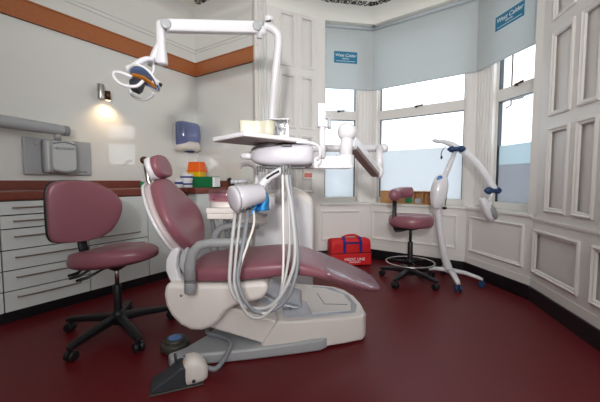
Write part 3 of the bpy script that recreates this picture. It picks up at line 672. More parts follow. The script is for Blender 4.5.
# ------------------------------------------------------------------ dental chair
YC = 2.0
g = thing('dental_chair', 'maroon dental patient chair with white base, grey armrests and plastic over the foot end', 'dental chair', (-.2, 2.1, 0))
bm = B(); st = []
for x, hw, zt, zb, p in interp([(-.66, .15, .535, .505, 2.4), (-.645, .22, .56, .485, 3), (-.58, .26, .572, .475, 4), (-.4, .275, .586, .482, 4.5), (-.2, .28, .606, .50, 4.5), (-.06, .275, .610, .515, 4.5), (.04, .268, .592, .508, 4.2), (.14, .255, .556, .488, 4), (.26, .238, .508, .452, 4), (.38, .215, .460, .414, 3.6), (.455, .17, .428, .396, 3), (.485, .10, .412, .396, 2.4)], 4):
    st.append(((x, YC, (zt + zb) / 2), (0, hw, 0), (0, 0, (zt - zb) / 2), p))
loft(bm, st, 44); link('seat', bm, 'vinyl', g, smooth=True)
bm = B(); st2 = [(Vector(c) + Vector((0, 0, .001)), Vector(a) * 1.012, Vector(b) * 1.06 + Vector((0, 0, .002)), p) for c, a, b, p in st if c[0] > .125]
loft(bm, st2, 60); random.seed(9)
for v in bm.verts: v.co += Vector((0, random.uniform(-.002, .002), random.uniform(-.0022, .003)))
link('plastic_cover', bm, 'wrap', g, smooth=True, label='clear plastic sleeve over the foot end')
dv = Vector((-.465, 0, .885)); nv = Vector((.885, 0, .465)); yv = Vector((0, 1, 0))
bb = Vector((-.665, YC, .63))
prof = [(0, .05, 0), (.02, .13, 0), (.06, .19, 0), (.12, .245, 0), (.2, .272, 0), (.28, .255, 0), (.36, .20, 0), (.42, .145, 0), (.455, .10, 0), (.475, .04, 0)]
link('backrest', pad(bb + nv * .0, nv, yv, dv, prof, .05, .5), 'vinyl', g, smooth=True)
link('backrest_shell', pad(bb - nv * .045, nv, yv, dv, [(h * 1.03 - .008, w * 1.045, 0) for h, w, s in prof], .035, .5), 'shell', g, smooth=True, label='white-rimmed pale backrest shell')
rp = [(h * 1.045 - .01, w * 1.07) for h, w, s_ in interp(prof, 3)]
ring_ = [bb - nv * (.062 - .5 * w * w) + dv * h - yv * w for h, w in rp] + [bb - nv * (.062 - .5 * w * w) + dv * h + yv * w for h, w in rp[::-1]]
bm = B(); tube(bm, ring_, .009, 8, closed=True); link('shell_rim', bm, 'white', bpy.data.objects['backrest_shell.001'] if 'backrest_shell.001' in bpy.data.objects else g, smooth=True)
hbc = Vector((-.885, YC, 1.13)); hn = Vector((.95, 0, .30)).normalized(); hu = Vector((-.3, 0, .95)).normalized()
hp = [(-.07, .03, 0), (-.06, .075, 0), (-.035, .105, 0), (0, .115, 0), (.035, .105, 0), (.062, .075, 0), (.074, .03, 0)]
link('headrest', pad(hbc + hn * .015, hn, yv, hu, hp, .036, .8), 'vinyl', g, smooth=True)
hs = link('headrest_shell', pad(hbc - hn * .02, hn, yv, hu, [(h * 1.05, w * 1.05, 0) for h, w, s in hp], .03, .8), 'white', g, smooth=True, label='white headrest shell')
bm = B(); k0 = Vector((-.925, YC - .02, 1.0)); tube(bm, [Vector((-.875, YC - .03, 1.0)), Vector((-.915, YC - .05, 1.03)), Vector((-.93, YC - .05, 1.09)), Vector((-.935, YC - .06, 1.15))], .014, 12, 4); link('headrest_stem', bm, 'chrome', g, smooth=True)
bm = B(); ball(bm, (-.94, YC - .06, 1.175), .024, (1, 1.2, 1)); link('headrest_knob', bm, 'bronze', g, smooth=True, label='dark brown locking knob')
# recline hinge between back and seat
for y0 in (YC - .21, YC + .15):
    bm = B(); prism(bm, [(-.70, .675), (-.735, .655), (-.765, .60), (-.768, .54), (-.745, .48), (-.70, .44), (-.65, .45), (-.69, .50), (-.708, .56), (-.70, .62), (-.685, .66)], y0, y0 + .05); link('back_hinge', bm, 'white', g, .012, seg=3)
bm = B(); prism(bm, [(-.66, .67), (-.71, .62), (-.72, .55), (-.68, .48), (-.62, .49), (-.64, .56)], YC - .15, YC + .15); link('hinge_cover', bm, 'ltgrey', g, .012, seg=3, label='silver grey hinge cover')
# armrests
for y, x in ((YC - .34, -.583), (YC + .29, -.625)):
    bm = B(); tube(bm, [(x, y, .475), (x, y, .60), (x + .015, y, .67), (x + .055, y, .712), (x + .11, y, .724), (x + .2, y, .726), (x + .29, y, .726), (x + .33, y, .726)], [.027, .027, .026, .024, .022, .022, .022, .018], 16, 0, flat=1.1)
    a = link('armrest', bm, 'grey', g, smooth=True)
    bm = B(); cyl(bm, (x, y, .455), (x, y, .515), .030, 20); cyl(bm, (x, y + (.01 if y < YC else -.01), .47), (x, YC + (-.27 if y < YC else .25), .47), .02, 14); link('armrest_bracket', bm, 'grey', a, smooth=True, bevel=.006)
    bm = B(); tube(bm, [(x, y, .527), (x, y, .530)], .0295, 20); link('joint_line', bm, 'dkgrey', a)
# white side housings and beam
hous = [(-.745, .485), (-.757, .42), (-.75, .36), (-.72, .30), (-.67, .245), (-.61, .215), (-.55, .213), (-.49, .235), (-.445, .275), (-.41, .325), (-.35, .36), (-.28, .375), (-.21, .395), (-.18, .43), (-.175, .49), (-.22, .495), (-.4, .48), (-.6, .48)]
bm = B(); prism(bm, hous, YC - .275, YC + .275); link('side_housing', bm, 'ivory', g, .035, seg=5, label='rounded white seat housing')
bm = B(); lathe(bm, [(.008, 0), (.008, .003)], (-.655, YC - .2745, .42), axis=aim((0, -1, 0))); link('screw_cap', bm, 'chrome', g, smooth=True)
bm = B(); prism(bm, [(-.42, .06), (-.50, .30), (-.32, .36), (-.14, .26), (.02, .22), (.02, .06)], YC + .06, YC + .42); link('lift_column', bm, 'silver', g, .03, seg=4)
# base: flared grey foot plate, white cover, silver top
plate = [(-.755, 1.76), (-.715, 1.705), (-.60, 1.745), (-.3, 1.80), (0, 1.87), (.13, 1.905), (.175, 1.945), (.19, 2.1), (.19, 2.5), (-.5, 2.45), (-.56, 2.38), (-.545, 2.2), (-.60, 1.98), (-.68, 1.83)]
bm = B(); prism(bm, plate, .002, lambda p: .07 + .02 * max(0, (p[0] + .2)), 'xy'); link('foot_plate', bm, 'ltgrey', g, .016, seg=3, label='flared grey foot plate')
cover = [(-.31, 2.1), (-.245, 1.835), (-.05, 1.875), (.15, 1.935), (.30, 1.985), (.415, 2.03), (.443, 2.09), (.44, 2.25), (.415, 2.4), (.36, 2.52), (.28, 2.58), (-.2, 2.58), (-.3, 2.4)]
def ztop(p): return .228 if p[0] < -.3 else (.228 - (p[0] + .3) * .075)
def zlow(p): return .045 if p[0] < .1 else .006
bm = B(); prism(bm, cover, zlow, ztop, 'xy')
for v in bm.verts:
    if v.co.z > .1 and v.co.x < -.2: v.co.x += .115
link('base_cover', bm, 'ivory', g, .02, seg=4, label='white base cover')
bm = B(); prism(bm, [(-.10, 1.93), (.12, 1.975), (.37, 2.07), (.40, 2.2), (.37, 2.38), (.26, 2.53), (-.16, 2.53), (-.16, 2.3)], lambda p: ztop(p) - .01, lambda p: ztop(p) + .004, 'xy'); tp = link('base_top', bm, 'silver', g, .003, label='glossy silver grey top of the base')
bm = B(); prism(bm, [(.08, 1.99), (.34, 2.09), (.36, 2.22), (.33, 2.38), (.2, 2.5), (.05, 2.5), (.04, 2.2)], lambda p: ztop(p), lambda p: ztop(p) + .0065, 'xy'); link('access_panel', bm, 'ivory', tp, .002)
bm = B(); z = .218
for p, q in (((.13, 2.36), (.17, 2.16)), ((.17, 2.16), (.33, 2.18)), ((-.08, 2.2), (-.06, 2.02))):
    tube(bm, [(p[0], p[1], ztop(p) + .0068), (q[0], q[1], ztop(q) + .0068)], .0025, 6)
link('panel_seam', bm, 'dkgrey', tp)
bm = B(); prism(bm, [(-.60, .20), (-.30, .095), (-.22, .07), (-.16, .10), (-.14, .215), (-.30, .262), (-.44, .315), (-.60, .32)], lambda p: 1.86 if p[0] > -.4 else 1.84, 2.36); link('lift_fairing', bm, 'ivory', g, .015, seg=3, label='sloping white fairing under the seat')

# ------------------------------------------------------------------ foot controls
def footctl():
    base = Vector((-.61, 1.60, 0)); an = math.radians(15)
    m = Matrix.Translation(base) @ Matrix.Rotation(math.radians(22), 4, 'Z')
    g = thing('foot_control', 'white and dark grey foot pedal on the floor in front of the chair base', 'foot pedal', base)
    bm = B(); st = [((.0, 0, .055), (0, .045, 0), (0, 0, .05), 3), ((.02, 0, .07), (0, .062, 0), (0, 0, .068), 3.4), ((.06, 0, .07), (0, .065, 0), (0, 0, .068), 3.4), ((.095, 0, .062), (0, .06, 0), (0, 0, .058), 3.2), ((.118, 0, .05), (0, .045, 0), (0, 0, .038), 3), ((.125, 0, .045), (0, .02, 0), (0, 0, .02), 2.5)]
    loft(bm, st, 30); link('housing', bm, 'ivory', g, smooth=True, mtx=m, label='cream white housing')
    bm = B(); prism(bm, [(-.15, .004), (.02, .004), (.02, .10), (-.01, .115), (-.05, .085), (-.09, .06), (-.15, .03)], -.055, .055); link('pedal', bm, 'dkgrey', g, .01, seg=3, mtx=m, label='dark grey pedal')
    bm = B(); prism(bm, [(-.155, 0), (.10, 0), (.10, .008), (-.155, .008)], -.06, .06); link('sole', bm, 'olive', g, .003, mtx=m)
    bm = B(); tube(bm, [(-.03, .02, .10), (-.035, .03, .15)], .007, 8); link('lever', bm, 'dkgrey', g, smooth=True, mtx=m)
    for x, y, mm in ((.005, -.03, 'yellow'), (.01, .02, 'blue')):
        bm = B(); lathe(bm, [(.005, 0), (.005, .003)], (x, y, .134 - abs(y) * .25)); link('indicator', bm, mm, g, mtx=m, label=('yellow' if mm == 'yellow' else 'blue') + ' indicator dot')
    bm = B(); lathe(bm, [(.009, 0), (.009, .004)], (.05, -.0635, .035), axis=aim((0, -1, 0))); link('side_button', bm, 'dkgrey', g, mtx=m)
    bm = B(); tube(bm, [m @ Vector((.11, .02, .05)), (-.455, 1.67, .035), (-.415, 1.735, .07), (-.405, 1.80, .095), (-.43, 1.86, .098), (-.50, 1.91, .098), (-.58, 1.95, .10), (-.60, 2.05, .11)], .0135, 14, 6); link('hose', bm, 'hosed', g, smooth=True)
footctl()
g = thing('round_foot_switch', 'round dark foot switch with blue label, left of the chair base by the stool castors', 'foot switch', (-.78, 1.93, 0))
rot = Matrix.Translation((-.785, 1.945, 0)) @ Matrix.Rotation(.25, 4, 'Y')
bm = B(); lathe(bm, [(.078, .0), (.086, .008), (.086, .04), (.078, .05), (.055, .053)], (-.785, 1.945, .0), 36); link('body', bm, 'olive', g, smooth=True)
bm = B(); lathe(bm, [(.066, .045), (.062, .066), (.05, .071), (0, .072)], (-.785, 1.945, .0), 36); link('dome', bm, 'olive', g, smooth=True)
bm = B(); lathe(bm, [(.045, .0705), (.038, .0735), (0, .074)], (-.785, 1.945, .0), 30); link('label_disc', bm, 'display', g, smooth=True, label='blue round label')

# ------------------------------------------------------------------ dental unit behind the chair: column, cuspidor, arms, tray, hoses
g = thing('dental_unit', 'white dental unit with tall column behind the chair, swing arm, tray and hanging hoses', 'dental unit', (-.15, 2.85, 0))
bm = B(); prism(bm, [(-.42, 0.01), (.118, 0.01), (.118, .86), (.10, .905), (.05, .945), (-.03, .98), (-.12, 1.0), (-.2, .985), (-.26, .95), (-.34, .90), (-.42, .84)], 2.82, 3.25); col = link('column', bm, 'ivory', g, .03, seg=5)
bm = B(); prism(bm, [(-.40, .1), (.10, .1), (.10, .84), (.02, .90), (-.12, .94), (-.2, .92), (-.3, .88), (-.40, .80)], 2.812, 2.83); link('front_panel', bm, 'white', col, .006)
# cuspidor (bowl, water pipe, glass)
bm = B(); tube(bm, [(-.32, 2.85, .70), (-.5, 2.7, .70), (-.62, 2.55, .80)], .05, 16, 4); link('cuspidor_arm', bm, 'ivory', g, smooth=True)
bm = B(); lathe(bm, [(.03, .78), (.10, .80), (.13, .84), (.135, .90), (.12, .90), (.115, .85), (.05, .82), (0, .815)], (-.55, 2.45, 0), 36); bw = link('basin', bm, 'ivory', g, smooth=True)
bm = B(); lathe(bm, [(.09, .895), (.145, .90), (.15, .985), (.14, .985), (.132, .91), (.06, .905)], (-.55, 2.45, 0), 36); link('cuspidor_bowl', bm, 'pinkglass', bw, smooth=True, label='pink glass rinse bowl')
bm = B(); tube(bm, [(-.30, 2.86, .95), (-.33, 2.5, .96), (-.35, 2.42, 1.0)], .03, 12); 
box(bm, -.52, -.28, 2.38, 2.55, .98, 1.01); tube(bm, [(-.335, 2.45, 1.0), (-.33, 2.45, 1.1), (-.345, 2.45, 1.155), (-.39, 2.45, 1.18), (-.44, 2.45, 1.175), (-.465, 2.45, 1.155)], .018, 14, 5); link('cup_filler_pipe', bm, 'white', g, smooth=True, bevel=.004)
bm = B(); tube(bm, [(-.50, 2.40, .99), (-.535, 2.40, 1.07)], .017, 12); link('spray_handle', bm, 'black', g, smooth=True)
# assistant element under the basin: pale box with hoses
bm = B(); box(bm, -.66, -.46, 2.22, 2.34, .82, .86); box(bm, -.655, -.465, 2.225, 2.335, .78, .825); as_ = link('assistant_holder', bm, 'ivory', g, .01, seg=3)
bm = B(); tube(bm, [(-.46, 2.3, .83), (-.38, 2.45, .82), (-.3, 2.83, .75)], .014, 12, 4); link('holder_arm', bm, 'ltgrey', as_, smooth=True)
for i, x in enumerate((-.635, -.60, -.545, -.51)):
    bm = B(); tube(bm, [(x, 2.28, .79), (x, 2.33, .70), (x, 2.40, .52), (x + .01, 2.45, .30), (x + .12, 2.58, .18 - .02 * i), (-.30 + .03 * i, 2.86, .26)], .009 if i % 2 else .014, 10, 5); link('suction_hose', bm, 'hosed' if i != 1 else 'hose', as_, smooth=True)
# swing arm
bz = 1.318
bm = B(); cyl(bm, (-.19, 2.66, bz), (.675, 2.62, bz), .028, 20); ball(bm, (.685, 2.62, bz), .036); link('support_bar', bm, 'white', g, smooth=True)
bm = B(); cyl(bm, (-.18, 2.66, .87), (-.18, 2.66, 1.36), .028, 20); cyl(bm, (-.18, 2.66, .9), (-.18, 2.9, .9), .035, 16); link('bar_post', bm, 'white', g, smooth=True)
bm = B(); cyl(bm, (.64, 2.60, bz), (.63, 2.54, 1.14), .03, 20); ball(bm, (.625, 2.53, 1.12), .037, (1, 1, 1.4)); link('elbow_joint', bm, 'white', g, smooth=True)
P0 = Vector((.316, 2.06, 1.315)); P1 = Vector((.592, 2.48, 1.115)); d = (P1 - P0).normalized(); sdv = Vector((d.y, -d.x, 0)).normalized(); upv = d.cross(sdv) * -1
bm = B(); st = [(P0 + (P1 - P0) * t, sdv * w, (d.cross(sdv)) * h, 6) for t, w, h in ((.05, .028, .035), (.1, .03, .04), (.9, .03, .036), (1.0, .028, .03))]
loft(bm, st, 28); link('balance_arm', bm, 'white', g, smooth=False, bevel=.004)
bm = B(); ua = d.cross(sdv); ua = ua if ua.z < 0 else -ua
loft(bm, [(P0 + (P1 - P0) * t + ua * .025, sdv * .031, ua * .017, 6) for t in (.12, .97)], 24); link('arm_shade_strip', bm, 'tile', g, label='grey strip for the shade under the balance arm')  # strip coloured darker to stand for the arm's shaded face
bm = B(); ball(bm, (.296, 2.04, 1.36), .060, (1, .9, 1)); cyl(bm, (.296, 2.04, 1.35), (.29, 2.04, 1.19), .038, 24, .042); link('shoulder_joint', bm, 'white', g, smooth=True)
bm = B(); cyl(bm, (.285, 2.04, 1.215), (.285, 2.04, 1.135), .058, 28); box(bm, .10, .285, 1.985, 2.095, 1.14, 1.205); link('arm_housing', bm, 'white', g, .008, seg=3)
bm = B(); prism(bm, [(-.05, 1.125), (.31, 1.125), (.33, 1.14), (.16, 1.175), (.10, 1.20), (.06, 1.165), (-.05, 1.145)], 1.93, 2.06); link('head_bracket', bm, 'white', g, .008, seg=3)
bm = B(); cyl(bm, (.135, 1.96, 1.19), (.135, 1.96, 1.38), .021, 18); ps_ = link('handle_post', bm, 'white', g, smooth=True)
bm = B(); box(bm, .105, .155, 1.935, 1.985, 1.375, 1.515); box(bm, .15, .17, 1.94, 1.98, 1.37, 1.42); link('switch_box', bm, 'white', ps_, .008, seg=3)
bm = B(); tube(bm, [(.155, 1.93, 1.43), (.175, 1.93, 1.42), (.175, 1.93, 1.36)], .01, 8, 3); link('toggle', bm, 'ltgrey', ps_, smooth=True)
# delivery head
bm = B(); st = []
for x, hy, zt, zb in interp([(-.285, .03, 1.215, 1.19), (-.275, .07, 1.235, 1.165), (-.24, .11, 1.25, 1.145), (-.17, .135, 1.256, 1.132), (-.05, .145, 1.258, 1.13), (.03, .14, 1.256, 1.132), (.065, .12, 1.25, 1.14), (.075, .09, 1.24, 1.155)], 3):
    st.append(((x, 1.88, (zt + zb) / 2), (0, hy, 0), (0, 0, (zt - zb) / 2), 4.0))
loft(bm, st, 36); hd = link('delivery_head', bm, 'dimwhite', g, smooth=True, label='white boat-shaped instrument head')
bm = B(); box(bm, -.10, -.045, 1.728, 1.742, 1.236, 1.247); link('display_slot', bm, 'black', hd, .002)
bm = B(); tube(bm, [(-.02, 1.74, 1.26), (.06, 1.74, 1.255), (.10, 1.75, 1.235), (.11, 1.76, 1.19), (.095, 1.78, 1.165)], .008, 10, 5); link('pull_handle', bm, 'white', hd, smooth=True)
bm = B(); loft(bm, [((-.345, 1.86, 1.195), (0, .012, 0), (0, 0, .01), 2.5), ((-.33, 1.86, 1.195), (0, .03, 0), (0, 0, .02), 2.5), ((-.26, 1.86, 1.195), (0, .03, 0), (0, 0, .024), 2.5)]); link('side_knob', bm, 'white', hd, smooth=True)
bm = B(); box(bm, -.22, .03, 1.80, 1.94, 1.122, 1.135)
for x in (-.235, -.222, -.209, -.196): box(bm, x - .004, x + .004, 1.76, 1.78, 1.10, 1.135)
for x in (-.10, -.085, -.07, -.055): box(bm, x - .004, x + .004, 1.74, 1.76, 1.085, 1.135)
link('hose_couplings', bm, 'black', hd)
# tray, turned corner-first
TR = Matrix.Translation((-.26, 1.50, 0)) @ Matrix.Rotation(math.radians(43.5), 4, 'Z')       # x along the long edge, y to the left-back
bm = B(); box(bm, 0, .42, 0, .30, 1.259, 1.282); tr = link('tray_table', bm, 'white', g, .005, mtx=TR)
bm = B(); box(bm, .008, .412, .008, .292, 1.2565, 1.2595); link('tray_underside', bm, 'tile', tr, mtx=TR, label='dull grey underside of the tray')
bm = B(); box(bm, .22, .36, .10, .2, 1.24, 1.257); link('tray_mount', bm, 'ltgrey', tr, .006, mtx=TR)
# instrument barrel on a short arm, hoses looping down in front of the seat
ib = Vector((-.355, 1.66, .955)); ia = Vector((.80, .59, .16)).normalized()
bm = B(); bx = aim(ia); lathe(bm, [(0, -.004), (.04, 0), (.064, .003), (.069, .008), (.069, .018), (.064, .02), (.064, .024), (.068, .027), (.064, .06), (.056, .17), (.05, .18), (0, .182)], ib, 36, bx); ho = link('instrument_barrel', bm, 'dimwhite', g, smooth=True, label='white barrel holder with round end face')
bm = B(); tube(bm, [ib + ia * .022 + bx @ Vector((.066 * math.cos(q_ * .2618), .066 * math.sin(q_ * .2618), 0)) for q_ in range(24)], .0028, 6, closed=True); link('face_seam', bm, 'grey', ho, smooth=True)
bm = B(); tube(bm, [ib + ia * .15 + Vector((0, 0, .015)), Vector((-.20, 1.79, 1.045)), Vector((-.165, 1.79, 1.075)), Vector((-.12, 1.79, 1.10)), Vector((-.07, 1.80, 1.128))], [.022, .024, .021, .023, .014], 14, 0); link('barrel_arm', bm, 'white', ho, smooth=True)
bm = B(); tube(bm, [(-.185, 1.768, 1.062), (-.16, 1.766, 1.08), (-.115, 1.766, 1.105)], .006, 8, 3); link('joint_trim', bm, 'black', ho, smooth=True)
bm = B(); ball(bm, (-.36, 1.80, 1.045), .014); ball(bm, (-.38, 1.80, 1.047), .01); tube(bm, [(-.39, 1.8, 1.045), (-.3, 1.82, 1.05)], .012, 8); link('control_knob', bm, 'ltgrey', ho, smooth=True)
cp = [(-.335, -.355), (-.305, -.325), (-.272, -.275), (-.25, -.255)]
tops = [(-.355, 1.76, .91), (-.325, 1.78, .905), (-.29, 1.79, .905), (-.262, 1.80, .905)]
loops = [
    [(-0.355, 1.76, 0.91), (-0.35, 1.68, 0.82), (-0.352, 1.6, 0.66), (-0.345, 1.55, 0.525), (-0.29, 1.54, 0.445), (-0.21, 1.54, 0.42), (-0.13, 1.54, 0.445), (-0.06, 1.56, 0.545), (-0.025, 1.6, 0.68), (-0.045, 1.68, 0.9), (-0.08, 1.76, 1.09)],
    [(-0.325, 1.77, 0.905), (-0.32, 1.66, 0.8), (-0.325, 1.58, 0.64), (-0.32, 1.54, 0.525), (-0.26, 1.52, 0.405), (-0.19, 1.52, 0.385), (-0.12, 1.54, 0.445), (-0.08, 1.56, 0.545), (-0.055, 1.62, 0.7), (-0.06, 1.7, 0.92), (-0.072, 1.75, 1.09)],
    [(-0.29, 1.78, 0.905), (-0.285, 1.66, 0.8), (-0.3, 1.59, 0.66), (-0.31, 1.56, 0.565), (-0.27, 1.53, 0.465), (-0.2, 1.53, 0.405), (-0.1, 1.55, 0.43), (-0.04, 1.57, 0.515), (-0.012, 1.62, 0.66), (-0.035, 1.69, 0.9), (-0.06, 1.75, 1.09)],
    [(-0.262, 1.79, 0.905), (-0.245, 1.68, 0.82), (-0.27, 1.61, 0.72), (-0.305, 1.58, 0.6), (-0.3, 1.55, 0.505), (-0.24, 1.53, 0.43), (-0.16, 1.53, 0.405), (-0.1, 1.55, 0.485), (-0.085, 1.6, 0.62), (-0.09, 1.68, 0.88), (-0.095, 1.75, 1.09)],
]
for i, lp in enumerate(loops):
    bm = B(); tube(bm, lp, (.0095, .0075, .0105, .0065)[i], 12, 7); link('instrument_hose', bm, ('hose', 'hose', 'hosed', 'ivory')[i], ho if False else g, smooth=True, label=('thick pale hose', 'thin pale hose', 'thick grey hose', 'thin cream hose')[i])
bm = B()
for t in tops: cyl(bm, (t[0], t[1], t[2] + .03), (t[0], t[1], t[2] - .02), .013, 12)
link('handpiece_sockets', bm, 'dkgrey', ho, smooth=True)

# blue cloth over the barrel end
bm = B(); n = 14; base_ = Vector((-.235, 1.80, 1.015))
rows = []
for i in range(n):
    t = i / (n - 1); row = []
    for k in range(n):
        s_ = k / (n - 1); w = .02 + .075 * t; x = base_.x + .02 + (s_ - .45) * w + .012 * math.sin(t * 5) ; y = base_.y - .035 * math.sin(s_ * 9 + t * 2) * (.3 + t) - .02
        row.append(bm.verts.new((x, y, base_.z - .13 * t + .02 * (s_ - .5) * t - .02 * abs(s_ - .5))))
    rows.append(row)
for i in range(n - 1):
    for k in range(n - 1): bm.faces.new((rows[i][k], rows[i][k + 1], rows[i + 1][k + 1], rows[i + 1][k]))
o = link('disposable_cloth', bm, 'cloth', smooth=True); o.modifiers.new('s', 'SOLIDIFY').thickness = .004
tag(o, 'crumpled bright blue cloth hanging from the white instrument barrel', 'cloth')

# things on the tray
TZ = 1.2825
def kidney():
    bm = B(); o = []
    c = Vector((-.232, 1.72))
    pts = [(-.088, -.03), (-.075, -.05), (-.03, -.045), (.02, -.035), (.06, -.05), (.098, -.035), (.1, .01), (.075, .045), (.02, .058), (-.04, .055), (-.08, .04), (-.09, .01)]
    P = [Vector((p[0], p[1], 0)) for p in pts]; P = cat(P + [P[0]], 4)[:-1]
    def ring(s, z): return [bm.verts.new((c.x + p.x * s, c.y + p.y * s, z)) for p in P]
    g_ = [ring(.93, TZ), ring(.97, TZ + .03), ring(1.0, TZ + .078), ring(1.02, TZ + .08), ring(.97, TZ + .081), ring(.9, TZ + .02)]
    for A, C in zip(g_, g_[1:]):
        for k in range(len(P)): bm.faces.new((A[k], A[(k + 1) % len(P)], C[(k + 1) % len(P)], C[k]))
    bm.faces.new(g_[0][::-1]); bm.faces.new(g_[-1]); return bm
tag(link('kidney_dish', kidney(), 'cream', smooth=True), 'cream plastic kidney dish standing on the white tray table', 'dish')
hx, hy = -.108, 1.815
g = thing('acrylic_holder', 'small clear acrylic holder on white foot, right of the cream dish on the tray', 'holder', (hx, hy, TZ))
bm = B(); box(bm, hx - .05, hx + .045, hy - .04, hy + .04, TZ, TZ + .02); link('foot', bm, 'white', g, .004)
bm = B(); box(bm, hx - .04, hx - .036, hy - .035, hy + .035, TZ + .02, TZ + .105); box(bm, hx + .038, hx + .042, hy - .035, hy + .035, TZ + .02, TZ + .105); box(bm, hx - .036, hx + .038, hy + .03, hy + .034, TZ + .02, TZ + .105); box(bm, hx - .036, hx + .038, hy - .03, hy + .03, TZ + .06, TZ + .063); link('clear_box', bm, 'acrylic', g)
bm = B(); box(bm, hx - .06, hx + .05, hy - .04, hy + .04, TZ + .105, TZ + .11); link('top_plate', bm, 'white', g, .002)
bm = B(); cyl(bm, (hx - .01, hy, TZ + .02), (hx - .03, hy, TZ + .1), .008, 10); cyl(bm, (hx + .02, hy, TZ + .02), (hx + .02, hy, TZ + .1), .006, 10); link('contents', bm, 'ltgrey', g, smooth=True)

# ------------------------------------------------------------------ operating lamp
g = thing('operating_lamp', 'white dental operating lamp on tall jointed arm above the chair', 'lamp', (-.2, 2.5, 1.0))
ez = 2.20
def ptY(px, py, Y): q_ = ray(px, py); return EYE + q_ * (Y / q_.y)
bm = B(); tube(bm, [(-.235, 2.62, .98), (-.235, 2.62, 1.3), (-.225, 2.60, 1.6), (-.19, 2.53, 1.9), (-.165, 2.5, 2.10), (-.175, 2.49, 2.165), (-.225, 2.47, ez), (-.27, 2.45, ez)], [.031, .031, .031, .031, .031, .032, .031, .03], 20, 4); link('pole', bm, 'white', g, smooth=True)
bm = B(); cyl(bm, (-.30, 2.44, ez - .09), (-.30, 2.44, ez + .02), .02, 16); cyl(bm, (-.255, 2.44, ez - .03), (-.325, 2.44, ez - .055), .032, 20); tube(bm, [(-.20, 2.44, ez + .05), (-.26, 2.43, ez + .045)], .022, 10); link('elbow', bm, 'white', g, smooth=True)
bm = B(); cyl(bm, (-.215, 2.432, ez + .035), (-.255, 2.432, ez + .03), .011, 10); link('elbow_clamp', bm, 'dkgrey', g, smooth=True)
L0 = ptY(255.5, 28, 2.42); L1 = ptY(165.5, 26, 2.15)
d = (L1 - L0).normalized(); sdv = Vector((-d.y, d.x, 0)).normalized(); uv = sdv.cross(d); uv = uv if uv.z > 0 else -uv
bm = B(); loft(bm, [(L0 + (L1 - L0) * t, sdv * .032, uv * h, 5) for t, h in ((-.01, .040), (.02, .043), (.98, .039), (1.0, .036))], 28); ba = link('spring_arm', bm, 'white', g, smooth=False, bevel=.004)
for c in (L0, L1):
    bm = B(); lathe(bm, [(.033, 0), (.033, .008), (.024, .012)], c - sdv * .032 * (1 if (-sdv).dot(Vector((0, -1, 0))) > 0 else -1), 28, aim(-sdv if (-sdv).y < 0 else sdv)); link('pivot_cap', bm, 'ltgrey', ba, smooth=True, label='grey pivot cap')
bm = B(); loft(bm, [(L1 + Vector((-.03, 0, .03)), (.018, 0, 0), (0, .024, 0), 3), (L1 + Vector((-.03, 0, .01)), (.027, 0, 0), (0, .03, 0), 3), (L1 + Vector((-.03, 0, -.12)), (.027, 0, 0), (0, .03, 0), 3), (L1 + Vector((-.03, 0, -.235)), (.036, 0, 0), (0, .034, 0), 3), (L1 + Vector((-.03, 0, -.245)), (.032, 0, 0), (0, .03, 0), 3)]); dr = link('drop_arm', bm, 'white', g, smooth=True)
J = L1 + Vector((-.03, 0, -.24))
bm = B(); tube(bm, [J + Vector((-.0, 0, .14)), J + Vector((-.05, -.01, .03)), J + Vector((-.075, -.02, -.02))], [.03, .026, .014], 12); link('gusset', bm, 'white', dr, smooth=True)
# lamp head
def lamp_pt(px, py, Y=2.02): r = ray(px, py); t = Y / r.y; return EYE + r * t
bm = B(); tube(bm, [lamp_pt(154, 59), lamp_pt(147, 59), lamp_pt(140, 62), lamp_pt(134, 67), lamp_pt(128, 70)], [.012, .015, .018, .022, .028], 14, 4); yk = link('yoke', bm, 'white', g, smooth=True)
bm = B(); tube(bm, [lamp_pt(150, 58, 2.08), lamp_pt(153, 64, 2.1), lamp_pt(153.5, 70, 2.1), lamp_pt(151, 76, 2.08)], [.010, .014, .012, .008], 12, 4); link('yoke_fork', bm, 'white', yk, smooth=True)
hc_ = lamp_pt(143, 77)
Aax = (lamp_pt(158, 83) - lamp_pt(126, 67)).normalized(); Bax = Vector((0, .86, -.5)); Bax = (Bax - Aax * Aax.dot(Bax)).normalized(); Cax = Aax.cross(Bax); Cax = Cax if Cax.z > 0 else -Cax
bm = B(); st = []
hcen = (lamp_pt(158, 83.5) + lamp_pt(134, 72.5)) / 2 - Cax * .03
for t, w, h in interp([(-.095, .01, .004), (-.085, .045, .008), (-.05, .075, .010), (0, .088, .011), (.05, .075, .010), (.085, .045, .009), (.105, .02, .008)], 3):
    st.append((hcen + Aax * t + Cax * (.035 - 2.6 * t * t), Bax * w, Cax * h, 2.4))
loft(bm, st, 28); rf = link('reflector', bm, 'lens', g, smooth=True, label='blue tinted curved reflector')
bm = B(); rim = []
for k in range(32):
    q = 2 * math.pi * k / 32; t = .098 * math.cos(q); rim.append(hcen + Aax * t + Bax * .09 * math.sin(q) + Cax * (.035 - 2.6 * t * t))
tube(bm, rim, .0075, 8, closed=True); link('reflector_rim', bm, 'white', rf, smooth=True)
bm = B(); st = [(hcen + Aax * t + Cax * (.018 - 2.6 * t * t), Bax * w, Cax * .006, 2.4) for t, w in ((-.085, .012), (-.06, .022), (0, .028), (.06, .022), (.085, .012))]
loft(bm, st, 24); link('inner_mirror', bm, 'amber', rf, smooth=True, label='amber inner reflector')
bm = B(); e = lamp_pt(154.5, 80.5); e2_ = lamp_pt(160, 84.5); loft(bm, [(e, (0, .03, 0), (.008, 0, .018), 4), (e2_, (0, .024, 0), (.007, 0, .013), 4)], 20); hn_ = link('nose', bm, 'white', g, smooth=False, bevel=.003)
